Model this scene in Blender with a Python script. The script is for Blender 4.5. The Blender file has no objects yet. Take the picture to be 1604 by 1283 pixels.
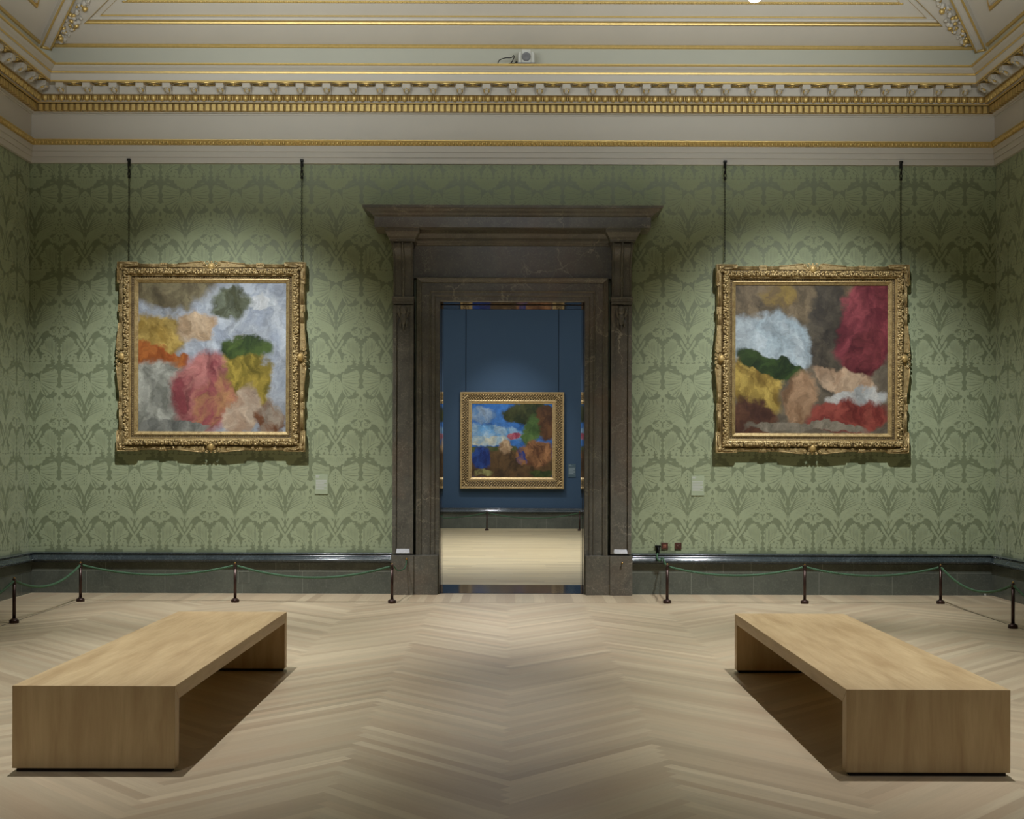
import bpy, math, random
from mathutils import Vector, Matrix
random.seed(7)
R = math.radians
PI = math.pi
C = bpy.context.scene.collection

# ---------------------------------------------------------------- measures
F = 1880.0                       # focal length in pixels of a 1604 px wide frame
EYE = 1.66
YB = 15.16                       # face of the green end wall
HW = 6.10                        # half width of the room
YF = -4.0                        # wall behind the camera
YA = 15.84                       # blue face of the same wall
YFAR = 30.06                     # end wall of the blue room
XC = 802.0
def zc(y, p=0.0): return EYE + (724.0 - y) * (YB - p) / F
def dz(dx): return dx

# ---------------------------------------------------------------- materials
class N:
    def __init__(s, name):
        s.m = bpy.data.materials.new(name); s.m.use_nodes = True
        s.t = s.m.node_tree; s.n = s.t.nodes; s.n.clear()
        s.out = s.n.new('ShaderNodeOutputMaterial')
        s.b = s.n.new('ShaderNodeBsdfPrincipled')
        s.t.links.new(s.b.outputs[0], s.out.inputs[0])
    def new(s, typ, ins=None, **kw):
        nd = s.n.new(typ)
        for k, v in kw.items(): setattr(nd, k, v)
        for k, v in (ins or {}).items(): s.put(nd.inputs[k], v)
        return nd
    def put(s, sock, v):
        if isinstance(v, bpy.types.NodeSocket): s.t.links.new(v, sock)
        elif isinstance(v, bpy.types.Node): s.t.links.new(v.outputs[0], sock)
        else: sock.default_value = v
    def set(s, **kw):
        names = {'color': 'Base Color', 'rough': 'Roughness', 'metal': 'Metallic', 'normal': 'Normal',
                 'coat': 'Coat Weight', 'coat_rough': 'Coat Roughness', 'spec': 'Specular IOR Level', 'sheen': 'Sheen Weight',
                 'emit': 'Emission Color', 'emit_s': 'Emission Strength', 'trans': 'Transmission Weight', 'ior': 'IOR'}
        for k, v in kw.items(): s.put(s.b.inputs[names[k]], v)
        return s
    def mix(s, f, a, b, blend='MIX'):
        m = s.new('ShaderNodeMix', data_type='RGBA', blend_type=blend)
        s.put(m.inputs[0], f); s.put(m.inputs[6], a); s.put(m.inputs[7], b)
        return m.outputs[2]
    def noise(s, vec, scale, detail=4, rough=.5, dist=0.0):
        return s.new('ShaderNodeTexNoise', {'Vector': vec, 'Scale': scale, 'Detail': detail, 'Roughness': rough, 'Distortion': dist})
    def ramp(s, v, a, b, lo=0.0, hi=1.0, smooth=False):
        m = s.new('ShaderNodeMapRange', {'Value': v, 'From Min': a, 'From Max': b, 'To Min': lo, 'To Max': hi})
        if smooth: m.interpolation_type = 'SMOOTHSTEP'
        return m.outputs[0]
    def bump(s, h, strength, dist=.01):
        return s.new('ShaderNodeBump', {'Height': h, 'Strength': strength, 'Distance': dist}).outputs[0]
    def math(s, op, a, b=0.0):
        m = s.new('ShaderNodeMath', operation=op); s.put(m.inputs[0], a); s.put(m.inputs[1], b); return m.outputs[0]
    def obj(s): return s.new('ShaderNodeTexCoord').outputs['Object']
    def uv(s): return s.new('ShaderNodeTexCoord').outputs['UV']
    def scaled(s, vec, sc):
        return s.new('ShaderNodeMapping', {'Vector': vec, 'Scale': sc}).outputs[0]

def srgb(r, g, b):
    f = lambda c: (c / 255 / 12.92) if c / 255 <= .04045 else ((c / 255 + .055) / 1.055) ** 2.4
    return (f(r), f(g), f(b), 1)

M = {}
def plain(key, col, rough=.5, metal=0.0, vary=.08, scale=12, bump=0.0, **kw):
    n = N(key); o = n.obj()
    ns = n.noise(o, scale, 5)
    dark = tuple(c * (1 - vary) for c in col[:3]) + (1,); lite = tuple(min(1, c * (1 + vary)) for c in col[:3]) + (1,)
    n.set(color=n.mix(ns.outputs[0], dark, lite), rough=rough, metal=metal, **kw)
    if bump: n.set(normal=n.bump(n.noise(o, scale * 8, 3).outputs[0], bump))
    M[key] = n.m
    return n.m

plain('cream_paint', srgb(190, 184, 172), .55, vary=.05, scale=2)
plain('pale_green_paint', srgb(172, 172, 158), .55, vary=.04, scale=2)
plain('gold_leaf', srgb(204, 176, 110), .38, .5, vary=.22, scale=30, bump=.15)
plain('gold_ground', srgb(156, 130, 80), .5, .3, vary=.2, scale=25)
plain('bronze', srgb(62, 44, 38), .32, .55, vary=.15)
plain('black_metal', srgb(26, 26, 24), .45, .6, vary=.2)
plain('white_plastic', srgb(190, 190, 182), .45)
plain('grey_plastic', srgb(104, 104, 106), .5)
plain('dark_plastic', srgb(24, 26, 26), .5)
plain('bakelite', srgb(76, 46, 36), .4, vary=.15)
plain('bakelite_key', srgb(176, 112, 90), .4)
plain('label_board', srgb(160, 172, 142), .6, vary=.02)
plain('label_text', srgb(186, 190, 182), .6, vary=.02)
plain('blue_label_board', srgb(66, 88, 98), .6, vary=.02)
plain('blue_label_text', srgb(150, 164, 168), .6, vary=.02)
plain('brass', srgb(176, 140, 78), .3, .9)
plain('shadow_gap', srgb(40, 30, 24), .8)

# green damask: the woven ground and the raised figure
def cloth(key, a, b, rough, sheen, spec):
    n = N(key); o = n.obj()
    w = n.noise(n.scaled(o, (60, 60, 400)), 1.0, 3)
    w2 = n.noise(o, .9, 3)
    c = n.mix(n.ramp(w.outputs[0], .3, .7), a, b)
    n.set(color=n.mix(n.ramp(w2.outputs[0], .2, .8, 0, .25), c, a), rough=rough, sheen=sheen, spec=spec)
    M[key] = n.m
cloth('damask_ground', srgb(114, 124, 95), srgb(124, 134, 103), .5, .05, .6)
cloth('damask_figure', srgb(149, 159, 127), srgb(159, 169, 136), .8, .15, .06)
n = N('blue_wall'); o = n.obj()
n.set(color=n.mix(n.noise(n.scaled(o, (40, 40, 120)), 1, 3).outputs[0], srgb(44, 68, 92), srgb(52, 78, 102)), rough=.75); M['blue_wall'] = n.m

def marble(key, a, b, vein, vein_amt, rough, scale=1.0, warm=None, bumpy=0.0):
    n = N(key); o = n.obj()
    w = n.noise(o, 2.2 * scale, 6, .6)
    off = n.new('ShaderNodeVectorMath', {0: w.outputs['Color'], 1: (.5, .5, .5)}, operation='SUBTRACT')
    sc = n.new('ShaderNodeVectorMath', {0: off.outputs[0]}, operation='SCALE'); sc.inputs['Scale'].default_value = .55
    v = n.new('ShaderNodeVectorMath', {0: o, 1: sc.outputs[0]}, operation='ADD').outputs[0]
    base = n.mix(n.ramp(n.noise(v, 3.5 * scale, 8, .65).outputs[0], .3, .7), a, b)
    if warm: base = n.mix(n.ramp(n.noise(v, 1.3 * scale, 4).outputs[0], .5, .72, 0, .8), base, warm)
    sp = n.noise(o, 46 * scale, 4, .7)
    base = n.mix(n.ramp(sp.outputs[0], .52, .78, 0, .42), base, vein)
    vo = n.new('ShaderNodeTexVoronoi', {'Vector': v, 'Scale': 2.6 * scale}, feature='DISTANCE_TO_EDGE')
    line = n.ramp(vo.outputs['Distance'], 0.0, .022, 1, 0)
    gate = n.ramp(n.noise(o, 1.9 * scale, 3).outputs[0], .5, .68)
    vo2 = n.new('ShaderNodeTexVoronoi', {'Vector': v, 'Scale': 9 * scale}, feature='DISTANCE_TO_EDGE')
    line2 = n.math('MULTIPLY', n.ramp(vo2.outputs['Distance'], 0.0, .03, .6, 0), n.ramp(n.noise(o, 4 * scale, 3).outputs[0], .5, .65))
    f = n.math('MULTIPLY', n.math('ADD', n.math('MULTIPLY', line, gate), line2), vein_amt)
    n.set(color=n.mix(f, base, vein), rough=rough)
    M[key] = n.m
marble('brown_marble', srgb(76, 75, 68), srgb(106, 103, 93), srgb(160, 154, 136), 1.0, .34, 1.0, warm=srgb(104, 90, 76))
marble('green_marble', srgb(74, 78, 71), srgb(92, 96, 86), srgb(122, 128, 116), .35, .2, 1.0)
marble('moulding_marble', srgb(44, 52, 54), srgb(62, 70, 72), srgb(122, 132, 136), .4, .13, 1.0)
marble('polished_reveal', srgb(38, 36, 32), srgb(54, 50, 44), srgb(120, 116, 100), .3, .03, 1.0)
marble('threshold_stone', srgb(34, 38, 46), srgb(56, 60, 68), srgb(96, 100, 108), .4, .12, 1.4)
plain('joint', srgb(128, 132, 120), .6)

# wood: floor planks (uv runs along each plank; 'tone' is a per-plank random value)
def wood(key, a, b, c, rough, coat=0.0, grain=(3, 60), tone=True, spec=.5):
    n = N(key); u = n.uv()
    g = n.noise(n.scaled(u, (grain[0], grain[1], 1)), 1, 6, .6, .4)
    fine = n.noise(n.scaled(u, (grain[0] * 4, grain[1] * 7, 1)), 1, 3, .6)
    col = n.mix(n.ramp(g.outputs[0], .3, .72), a, b)
    if tone:
        at = n.new('ShaderNodeAttribute', attribute_name='tone')
        col = n.mix(n.ramp(at.outputs['Fac'], .0, 1, 0, .85), col, c)
        lum = n.ramp(n.new('ShaderNodeAttribute', attribute_name='lum').outputs['Fac'], 0, 1, .82, 1.1)
        cm = n.new('ShaderNodeCombineColor'); [n.put(cm.inputs[i], lum) for i in range(3)]
        col = n.mix(1.0, col, cm.outputs[0], 'MULTIPLY')
    col = n.mix(n.ramp(fine.outputs[0], .5, .9, 0, .22), col, tuple(x * .6 for x in a[:3]) + (1,))
    n.set(color=col, rough=n.ramp(fine.outputs[0], .2, .8, rough - .05, rough + .08), spec=spec)
    if coat: n.set(coat=coat, coat_rough=.3)
    n.set(normal=n.bump(fine.outputs[0], .03, .002))
    M[key] = n.m
wood('oak_floor', srgb(190, 173, 143), srgb(204, 188, 157), srgb(180, 158, 129), .34, grain=(1.5, 26))
wood('pale_oak_floor', srgb(206, 188, 146), srgb(224, 208, 168), srgb(196, 176, 136), .36, grain=(1.5, 26))
wood('bench_oak', srgb(174, 145, 102), srgb(206, 180, 134), srgb(182, 154, 110), .45, grain=(1.2, 9), tone=False)

def gilt(key, a, b, dirt, metal=.6, rough=.42):
    n = N(key); o = n.obj()
    g = n.mix(n.ramp(n.noise(o, 22, 5).outputs[0], .35, .65), a, b)
    d = n.ramp(n.noise(o, 60, 4, .65).outputs[0], .5, .72, 0, .75)
    n.set(color=n.mix(d, g, dirt), metal=metal, rough=rough, normal=n.bump(n.noise(o, 130, 3).outputs[0], .25, .004))
    M[key] = n.m
gilt('old_gilt', srgb(160, 137, 90), srgb(190, 168, 118), srgb(84, 68, 44), .42)
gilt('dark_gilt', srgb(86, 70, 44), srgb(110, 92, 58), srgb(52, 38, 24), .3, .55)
gilt('bright_gilt', srgb(184, 156, 108), srgb(206, 180, 130), srgb(124, 98, 60), .45, .38)
gilt('boss_gilt', srgb(176, 148, 88), srgb(194, 166, 106), srgb(140, 110, 62), .35, .5)

# rope
n = N('green_rope'); o = n.obj()
n.set(color=n.mix(n.noise(o, 90, 3).outputs[0], srgb(42, 74, 52), srgb(72, 108, 76)), rough=.7); M['green_rope'] = n.m

def painting(key, base, patches, brush=.2):
    """An abstract stand-in: soft warped patches of colour under brushwork."""
    n = N(key); u = n.uv()
    w = n.noise(u, 3.0, 5, .6)
    off = n.new('ShaderNodeVectorMath', {0: w.outputs['Color'], 1: (.5, .5, .5)}, operation='SUBTRACT')
    sc = n.new('ShaderNodeVectorMath', {0: off.outputs[0]}, operation='SCALE'); sc.inputs['Scale'].default_value = .26
    w2 = n.noise(u, 14.0, 4, .6)
    off2 = n.new('ShaderNodeVectorMath', {0: w2.outputs['Color'], 1: (.5, .5, .5)}, operation='SUBTRACT')
    sc2 = n.new('ShaderNodeVectorMath', {0: off2.outputs[0]}, operation='SCALE'); sc2.inputs['Scale'].default_value = .08
    v = n.new('ShaderNodeVectorMath', {0: u, 1: sc.outputs[0]}, operation='ADD').outputs[0]
    v = n.new('ShaderNodeVectorMath', {0: v, 1: sc2.outputs[0]}, operation='ADD').outputs[0]
    col = n.mix(n.ramp(n.noise(v, 4, 4).outputs[0], .35, .65), base[0], base[1])
    for (cx, cy, rx, ry, rot, soft, c1, c2) in patches:
        s1 = n.new('ShaderNodeVectorMath', {0: v, 1: (cx, cy, 0)}, operation='SUBTRACT')
        r1 = n.new('ShaderNodeVectorRotate', {'Vector': s1.outputs[0], 'Angle': R(-rot)}, rotation_type='Z_AXIS')
        d1 = n.new('ShaderNodeVectorMath', {0: r1.outputs[0], 1: (rx, ry, 1)}, operation='DIVIDE')
        s2 = n.new('ShaderNodeVectorMath', {0: d1.outputs[0], 1: (1, 1, 0)}, operation='MULTIPLY')
        L = n.new('ShaderNodeVectorMath', {0: s2.outputs[0]}, operation='LENGTH').outputs['Value']
        f = n.ramp(L, 1 + soft * .3, 1 - soft * .3, 0, 1, True)
        wv = n.noise(n.scaled(r1.outputs[0], (16 / (1 + 3 * ry), 5, 1)), 1, 4, .55, .6)
        col = n.mix(f, col, n.mix(n.ramp(wv.outputs[0], .4, .6), c1, c2))
    br = n.noise(n.scaled(v, (30, 60, 1)), 1, 5, .6)
    fold = n.noise(n.scaled(v, (9, 5, 1)), 1, 5, .6, 1.2)
    lum = n.math('MULTIPLY', n.ramp(br.outputs[0], .25, .75, 1 - brush, 1 + brush), n.ramp(fold.outputs[0], .3, .68, .55, 1.08))
    cm = n.new('ShaderNodeCombineColor'); [n.put(cm.inputs[i], lum) for i in range(3)]
    n.set(color=n.mix(1.0, col, cm.outputs[0], 'MULTIPLY'), rough=.42, spec=.35)
    M[key] = n.m

# ---------------------------------------------------------------- mesh building
class MB:
    def __init__(s): s.v = []; s.f = []; s.mi = []; s.uv = None; s.sm = []
    def add(s, vs, fs, mi=0, smooth=False):
        o = len(s.v); s.v += [tuple(p) for p in vs]
        for f in fs: s.f.append(tuple(i + o for i in f)); s.mi.append(mi); s.sm.append(smooth)
    def box(s, x0, x1, y0, y1, z0, z1, mi=0):
        x0, x1 = sorted((x0, x1)); y0, y1 = sorted((y0, y1)); z0, z1 = sorted((z0, z1))
        v = [(x, y, z) for z in (z0, z1) for y in (y0, y1) for x in (x0, x1)]
        s.add(v, [(0, 2, 3, 1), (4, 5, 7, 6), (0, 1, 5, 4), (2, 6, 7, 3), (1, 3, 7, 5), (0, 4, 6, 2)], mi)
    def ell(s, c, r, nu=10, nv=6, mi=0, M3=None, smooth=True):
        vs = []; fs = []
        for i in range(1, nv):
            a = PI * i / nv
            for j in range(nu):
                b = 2 * PI * j / nu
                vs.append(Vector((r[0] * math.sin(a) * math.cos(b), r[1] * math.sin(a) * math.sin(b), r[2] * math.cos(a))))
        vs.append(Vector((0, 0, r[2]))); vs.append(Vector((0, 0, -r[2])))
        T = len(vs) - 2; B = T + 1
        for i in range(nv - 2):
            for j in range(nu):
                k = (j + 1) % nu
                fs.append((i * nu + j, (i + 1) * nu + j, (i + 1) * nu + k, i * nu + k))
        for j in range(nu):
            k = (j + 1) % nu
            fs.append((T, j, k)); fs.append((B, (nv - 2) * nu + k, (nv - 2) * nu + j))
        c = Vector(c)
        s.add([(M3 @ p if M3 else p) + c for p in vs], fs, mi, smooth)
    def tube(s, pts, r, n=8, mi=0, closed=False, cap=True, smooth=True):
        pts = [Vector(p) for p in pts]; m = len(pts)
        rr = r if isinstance(r, (list, tuple)) else [r] * m
        t0 = (pts[1] - pts[0]).normalized()
        up = Vector((0, 0, 1)) if abs(t0.z) < .9 else Vector((1, 0, 0))
        x = t0.cross(up).normalized(); vs = []; fs = []
        for i in range(m):
            if closed: t = (pts[(i + 1) % m] - pts[i - 1]).normalized()
            else: t = (pts[min(i + 1, m - 1)] - pts[max(i - 1, 0)]).normalized()
            x = (x - t * x.dot(t))
            if x.length < 1e-6: x = t.orthogonal()
            x.normalize(); y = t.cross(x)
            for j in range(n):
                a = 2 * PI * j / n
                vs.append(pts[i] + (x * math.cos(a) + y * math.sin(a)) * rr[i])
        for i in range(m if closed else m - 1):
            for j in range(n):
                k = (j + 1) % n; i2 = (i + 1) % m
                fs.append((i * n + j, i * n + k, i2 * n + k, i2 * n + j))
        s.add(vs, fs, mi, smooth)
        if cap and not closed:
            o = len(s.v) - len(vs)
            s.f.append(tuple(o + j for j in reversed(range(n)))); s.mi.append(mi); s.sm.append(False)
            s.f.append(tuple(o + (m - 1) * n + j for j in range(n))); s.mi.append(mi); s.sm.append(False)
    def lathe(s, prof, c=(0, 0, 0), n=20, mi=0, axis='Z', smooth=True):
        vs = []; fs = []; m = len(prof)
        for (r, h) in prof:
            for j in range(n):
                a = 2 * PI * j / n
                p = (r * math.cos(a), r * math.sin(a), h)
                if axis == 'Y': p = (p[0], -p[2], p[1])
                vs.append((p[0] + c[0], p[1] + c[1], p[2] + c[2]))
        for i in range(m - 1):
            for j in range(n):
                k = (j + 1) % n
                fs.append((i * n + j, i * n + k, (i + 1) * n + k, (i + 1) * n + j))
        fs.append(tuple(reversed(range(n)))); fs.append(tuple((m - 1) * n + j for j in range(n)))
        s.add(vs, fs, mi, smooth)
    def prism(s, poly, d0, d1, mapf, mi=0):
        """poly in (a,b); mapf(a,b,d)->xyz; closed solid between depths d0 and d1."""
        n = len(poly)
        vs = [mapf(a, b, d0) for a, b in poly] + [mapf(a, b, d1) for a, b in poly]
        fs = [tuple(range(n)), tuple(reversed(range(n, 2 * n)))] + [(i, i + n, (i + 1) % n + n, (i + 1) % n) for i in range(n)]
        s.add(vs, fs, mi)
    def loops(s, rings, mi=0, closed=True, smooth=False, mis=None):
        """rings: lists of points of the same length, joined in order."""
        k = len(rings[0]); vs = [p for r in rings for p in r]; 
        for i in range(len(rings) - 1):
            fs = [(i * k + j, i * k + (j + 1) % k, (i + 1) * k + (j + 1) % k, (i + 1) * k + j) for j in range(k if closed else k - 1)]
            if i == 0: s.add(vs, fs, mis[0] if mis else mi, smooth); o = len(s.v) - len(vs)
            else:
                for f in fs: s.f.append(tuple(a + o for a in f)); s.mi.append(mis[i] if mis else mi); s.sm.append(smooth)
    def build(s, name, mats, parent=None, fix=True, bevel=0):
        me = bpy.data.meshes.new(name)
        me.from_pydata(s.v, [], s.f)
        if not isinstance(mats, (list, tuple)): mats = [mats]
        for m in mats: me.materials.append(M[m] if isinstance(m, str) else m)
        me.polygons.foreach_set('material_index', s.mi)
        me.polygons.foreach_set('use_smooth', s.sm)
        if s.uv:
            l = me.uv_layers.new(name='UVMap')
            l.data.foreach_set('uv', [c for f in s.uv for p in f for c in p])
        me.update()
        if fix:
            import bmesh
            b = bmesh.new(); b.from_mesh(me); bmesh.ops.recalc_face_normals(b, faces=b.faces); b.to_mesh(me); b.free()
        o = bpy.data.objects.new(name, me); C.objects.link(o)
        if parent: o.parent = parent
        if bevel:
            md = o.modifiers.new('bevel', 'BEVEL'); md.width = bevel; md.segments = 2; md.limit_method = 'ANGLE'
        return o

def empty(name, loc=(0, 0, 0), rz=0):
    o = bpy.data.objects.new(name, None); C.objects.link(o); o.location = loc; o.rotation_euler = (0, 0, rz); o.empty_display_size = .1
    return o
def tag(o, label, cat, group=None):
    o['label'] = label; o['category'] = cat
    if group: o['group'] = group
    return o
def struct(o, label=None):
    o['kind'] = 'structure'
    if label: o['label'] = label
    return o
def copy_tree(o, parent=None):
    c = o.copy(); C.objects.link(c); c.parent = parent
    for ch in list(o.children): copy_tree(ch, c)
    return c

def rect_ring(p, z, c=0.0):
    x0, x1, y0, y1 = -HW + p, HW - p, YF + p, YB - p
    if not c: return [(x0, y0, z), (x1, y0, z), (x1, y1, z), (x0, y1, z)]
    return [(x0 + c, y0, z), (x1 - c, y0, z), (x1, y0 + c, z), (x1, y1 - c, z), (x1 - c, y1, z), (x0 + c, y1, z), (x0, y1 - c, z), (x0, y0 + c, z)]
def sweep_room(mb, prof, mi=0, c=0.0, smooth=False, mis=None):
    mb.loops([rect_ring(p, z, c) for p, z in prof], mi, True, smooth, mis)

def catmull(P, sub=5, closed=False):
    P = [Vector(p) for p in P]; n = len(P); out = []
    rng = range(n) if closed else range(n - 1)
    for i in rng:
        if closed: a, b, c, d = P[i - 1], P[i], P[(i + 1) % n], P[(i + 2) % n]
        else: a, b, c, d = P[max(i - 1, 0)], P[i], P[i + 1], P[min(i + 2, n - 1)]
        for k in range(sub):
            t = k / sub
            out.append(.5 * ((2 * b) + (c - a) * t + (2 * a - 5 * b + 4 * c - d) * t * t + (3 * b - a - 3 * c + d) * t ** 3))
    if not closed: out.append(P[-1])
    return out

# ---------------------------------------------------------------- damask figure
def damask_cell():
    seq = []
    class Lay:
        def __init__(z, m): z.m = m
        def append(z, P): seq.append((P, z.m))
    lite = Lay(1); dark = Lay(0)
    mir = lambda P: [(-u, v) for u, v in reversed(P)]
    def sm(P, sub=4, closed=False, ser=0, k=2):
        Q = [(q.x, q.y) for q in catmull([(a, b, 0) for a, b in P], sub, closed)]
        if ser:
            out = []
            n = len(Q)
            for i, (u, v) in enumerate(Q):
                a = Q[max(i - 1, 0)] if not closed else Q[i - 1]; b = Q[min(i + 1, n - 1)] if not closed else Q[(i + 1) % n]
                t = Vector((b[0] - a[0], b[1] - a[1])); t = t.normalized() if t.length else Vector((1, 0))
                s = ser * (1 if (i // k) % 2 else -1) * .9
                out.append((u + t.y * s, v - t.x * s))
            Q = out
        return Q
    def symA(P, dst=lite, sub=4, ser=0):
        q = sm(P, sub, False, ser); q[0] = (0, q[0][1]); q[-1] = (0, q[-1][1])
        dst.append(q + mir(q)[1:-1])
    def symB(P, dst=lite, sub=4, ser=0):
        q = sm(P, sub, False, ser); q[0] = (220, q[0][1]); q[-1] = (220, q[-1][1])
        dst.append(q + [(440 - u, v) for u, v in reversed(q)][1:-1])
    def pair(P, dst=lite, sub=4, ser=0, smooth=True):
        q = sm(P, sub, True, ser) if smooth else P
        dst.append(q); dst.append(mir(q))
    def leaf(b, t, w, dst=lite, bend=0.0):
        b = Vector(b); t = Vector(t); d = t - b; nrm = Vector((-d.y, d.x)).normalized()
        f = lambda s, e: tuple(b + d * s + nrm * (e * w + bend * math.sin(PI * s)))
        pair([f(0, .25), f(.3, .8), f(.6, 1), f(.85, .55), f(1, 0), f(.85, -.5), f(.6, -.9), f(.3, -.8), f(0, -.25)], dst, 3)
    def circ(u, v, rx, ry=None, dst=lite, k=9, sc=0.0):
        ry = ry or rx
        q = [(u + rx * (1 + sc * (i % 2)) * math.cos(2 * PI * i / k), v + ry * (1 + sc * (i % 2)) * math.sin(2 * PI * i / k)) for i in range(k)]
        dst.append(q)
        if abs(u) > 1 and abs(u - 220) > 1: dst.append(mir(q))
    def stroke(P, w, dst=dark, sub=3):
        q = [Vector((a.x, a.y)) for a in catmull([(a, b, 0) for a, b in P], sub)]
        L = []; Rr = []
        for i, p in enumerate(q):
            t = (q[min(i + 1, len(q) - 1)] - q[max(i - 1, 0)]).normalized(); nn = Vector((-t.y, t.x))
            ww = w * (1 - .7 * abs(2 * i / (len(q) - 1) - 1)) * .5
            L.append(tuple(p + nn * ww)); Rr.append(tuple(p - nn * ww))
        poly = L + Rr[::-1]; dst.append(poly); dst.append(mir(poly))
    # calyx column
    symA([(0, 1108), (20, 1128), (38, 1160), (50, 1204), (44, 1208), (0, 1208)])
    symA([(0, 410), (40, 404), (104, 408), (106, 432), (88, 462), (58, 490), (26, 504), (0, 512)], ser=5)
    symA([(0, 524), (36, 556), (57, 610), (52, 660), (28, 706), (9, 752), (0, 775)])
    pair([(56, 512), (110, 478), (170, 466), (204, 492), (208, 540), (206, 590), (186, 632), (150, 676), (112, 700), (80, 690), (62, 640)], sub=4)
    for t, w in (((180, 452), 20), ((214, 500), 22), ((212, 566), 21), ((190, 632), 20), ((150, 690), 18), ((112, 704), 17)):
        bs = (58, 520 + (t[1] - 452) * .38)
        leaf(bs, t, w, bend=-6 if t[1] < 580 else 6)
        o_ = 22 if t[1] < 640 else 12
        stroke([(bs[0] + 6, bs[1] + 6), ((bs[0] + t[0]) / 2, (bs[1] + t[1]) / 2 + o_), (t[0] * .93 + bs[0] * .07, t[1] * .95 + bs[1] * .05 + o_)], 9)
        stroke([bs, ((bs[0] + t[0]) / 2, (bs[1] + t[1]) / 2), (t[0] * .9 + bs[0] * .1, t[1] * .9 + bs[1] * .1)], 4)
    # lower great leaf
    pair([(2, 985), (6, 900), (14, 850), (28, 806), (52, 776), (50, 730), (90, 708), (150, 716), (196, 706), (211, 744), (208, 796), (192, 840), (164, 872), (150, 908), (96, 928), (40, 956)], ser=7, sub=5)
    for k in range(6):
        stroke([(10, 945 - k * 12), (36 + k * 6, 880 - k * 20), (192 - k * 19, 812 - k * 14)], 8)
    for k in range(14):
        stroke([(70 + k * 3, 908 - k * 12), (146 + k * 4, 894 - k * 12)], 3.2, sub=1)
    for k in range(4):
        stroke([(56 + k * 34, 716), (70 + k * 34, 742), (74 + k * 32, 764)], 7)
    pair([(16, 790), (34, 742), (64, 716), (88, 722), (76, 744), (48, 764), (30, 812)], sub=3)
    stroke([(4, 960), (6, 880), (16, 800)], 5)
    # B axis
    symB([(220, 640), (196, 626), (178, 648), (182, 690), (200, 720), (208, 760), (220, 772)])
    symB([(220, 600), (205, 585), (197, 560), (206, 545), (220, 560)], dark)
    symB([(220, 700), (208, 726), (220, 752)], dark, 2)
    symB([(220, 466), (199, 496), (220, 526)], dark, 2)
    symB([(220, 786), (206, 802), (196, 836), (170, 880), (150, 902), (180, 914), (220, 920)], ser=8)
    for u, v in ((220, 812), (205, 842), (188, 874), (208, 880)): circ(u, v, 13, 14, dark, 8); circ(u, v, 10, 11, lite, 8)
    circ(172, 946, 40, 36, lite, 16, .16); circ(172, 946, 17, 15, dark, 10); circ(172, 946, 12, 10, lite, 8)
    leaf((200, 930), (160, 898), 12); leaf((140, 950), (112, 920), 11); leaf((205, 970), (196, 1006), 9)
    symB([(220, 960), (207, 985), (213, 1010), (220, 1016)])
    # ribbon crescents and V
    pair([(8, 1018), (28, 975), (62, 938), (104, 918), (136, 926), (140, 944), (104, 946), (72, 968), (44, 1010), (22, 1044)], sub=4)
    for k in range(6): stroke([(34 + k * 17, 976 - k * 9), (50 + k * 16, 996 - k * 10)], 4, sub=1)
    pair([(3, 1100), (30, 1062), (48, 1022), (62, 1010), (70, 1020), (56, 1056), (26, 1098), (9, 1116)], sub=3)
    circ(0, 1058, 13, 22, lite, 8)
    # swirling acanthus
    pair([(46, 1102), (54, 1078), (80, 1060), (92, 1028), (110, 1006), (136, 994), (162, 1002), (174, 1030), (198, 1048), (207, 1082), (209, 1140), (205, 1200), (196, 1232), (182, 1244), (174, 1216), (160, 1186), (128, 1160), (84, 1142), (56, 1126)], ser=6, sub=5)
    stroke([(66, 1104), (110, 1120), (160, 1160), (180, 1214)], 7)
    for k in range(10): stroke([(100 + k * 10.5, 1020 + abs(k - 4) * 4), (98 + k * 10.5, 1060 + k * 5), (106 + k * 9.5, 1104 + k * 8)], 4.4, sub=2)
    for k in range(5): stroke([(16 + k * 17, 420 + k * 3), (10 + k * 12, 470 - k * 4)], 4, sub=1)
    stroke([(40, 1096), (48, 1128), (90, 1156), (132, 1178), (162, 1214), (176, 1256)], 22)
    stroke([(84, 1052), (98, 1014), (122, 992), (150, 988), (176, 1000)], 9)
    for P in ([(92, 696), (122, 716), (150, 702), (186, 674), (202, 690), (174, 714), (134, 724), (102, 718)],
              [(106, 436), (138, 462), (178, 448), (200, 462), (164, 474), (122, 492), (84, 506), (66, 500), (92, 470)],
              [(64, 700), (76, 716), (60, 740), (44, 770), (30, 800), (24, 780), (40, 740)],
              [(150, 908), (176, 902), (196, 900), (150, 938), (132, 930)]): pair(P, dark, 3)
    # little base flowers
    circ(92, 1168, 26, 20, lite, 12, .2); circ(126, 1188, 22, 18, lite, 12, .2); circ(76, 1196, 20, 14, lite, 10, .2); circ(92, 1168, 7, 6, dark, 7)
    circ(120, 1222, 26, 15, lite, 12, .15)
    for u, v in ((26, 536), (44, 524), (62, 540), (30, 572)): circ(u, v, 5, 5, dark, 7)
    for k in range(5): circ(0, 560 + k * 26, 5 + k % 2 * 2, 8, dark, 7); circ(18, 573 + k * 24, 3.5, 5, dark, 6)
    circ(0, 1150, 6, 8, dark, 7); circ(18, 1176, 5, 6, dark, 7); circ(0, 1190, 5, 6, dark, 7)
    return seq
DSEQ = damask_cell()
CELL = .635; USC = .3175 / 220; A0 = -2.228
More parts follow.
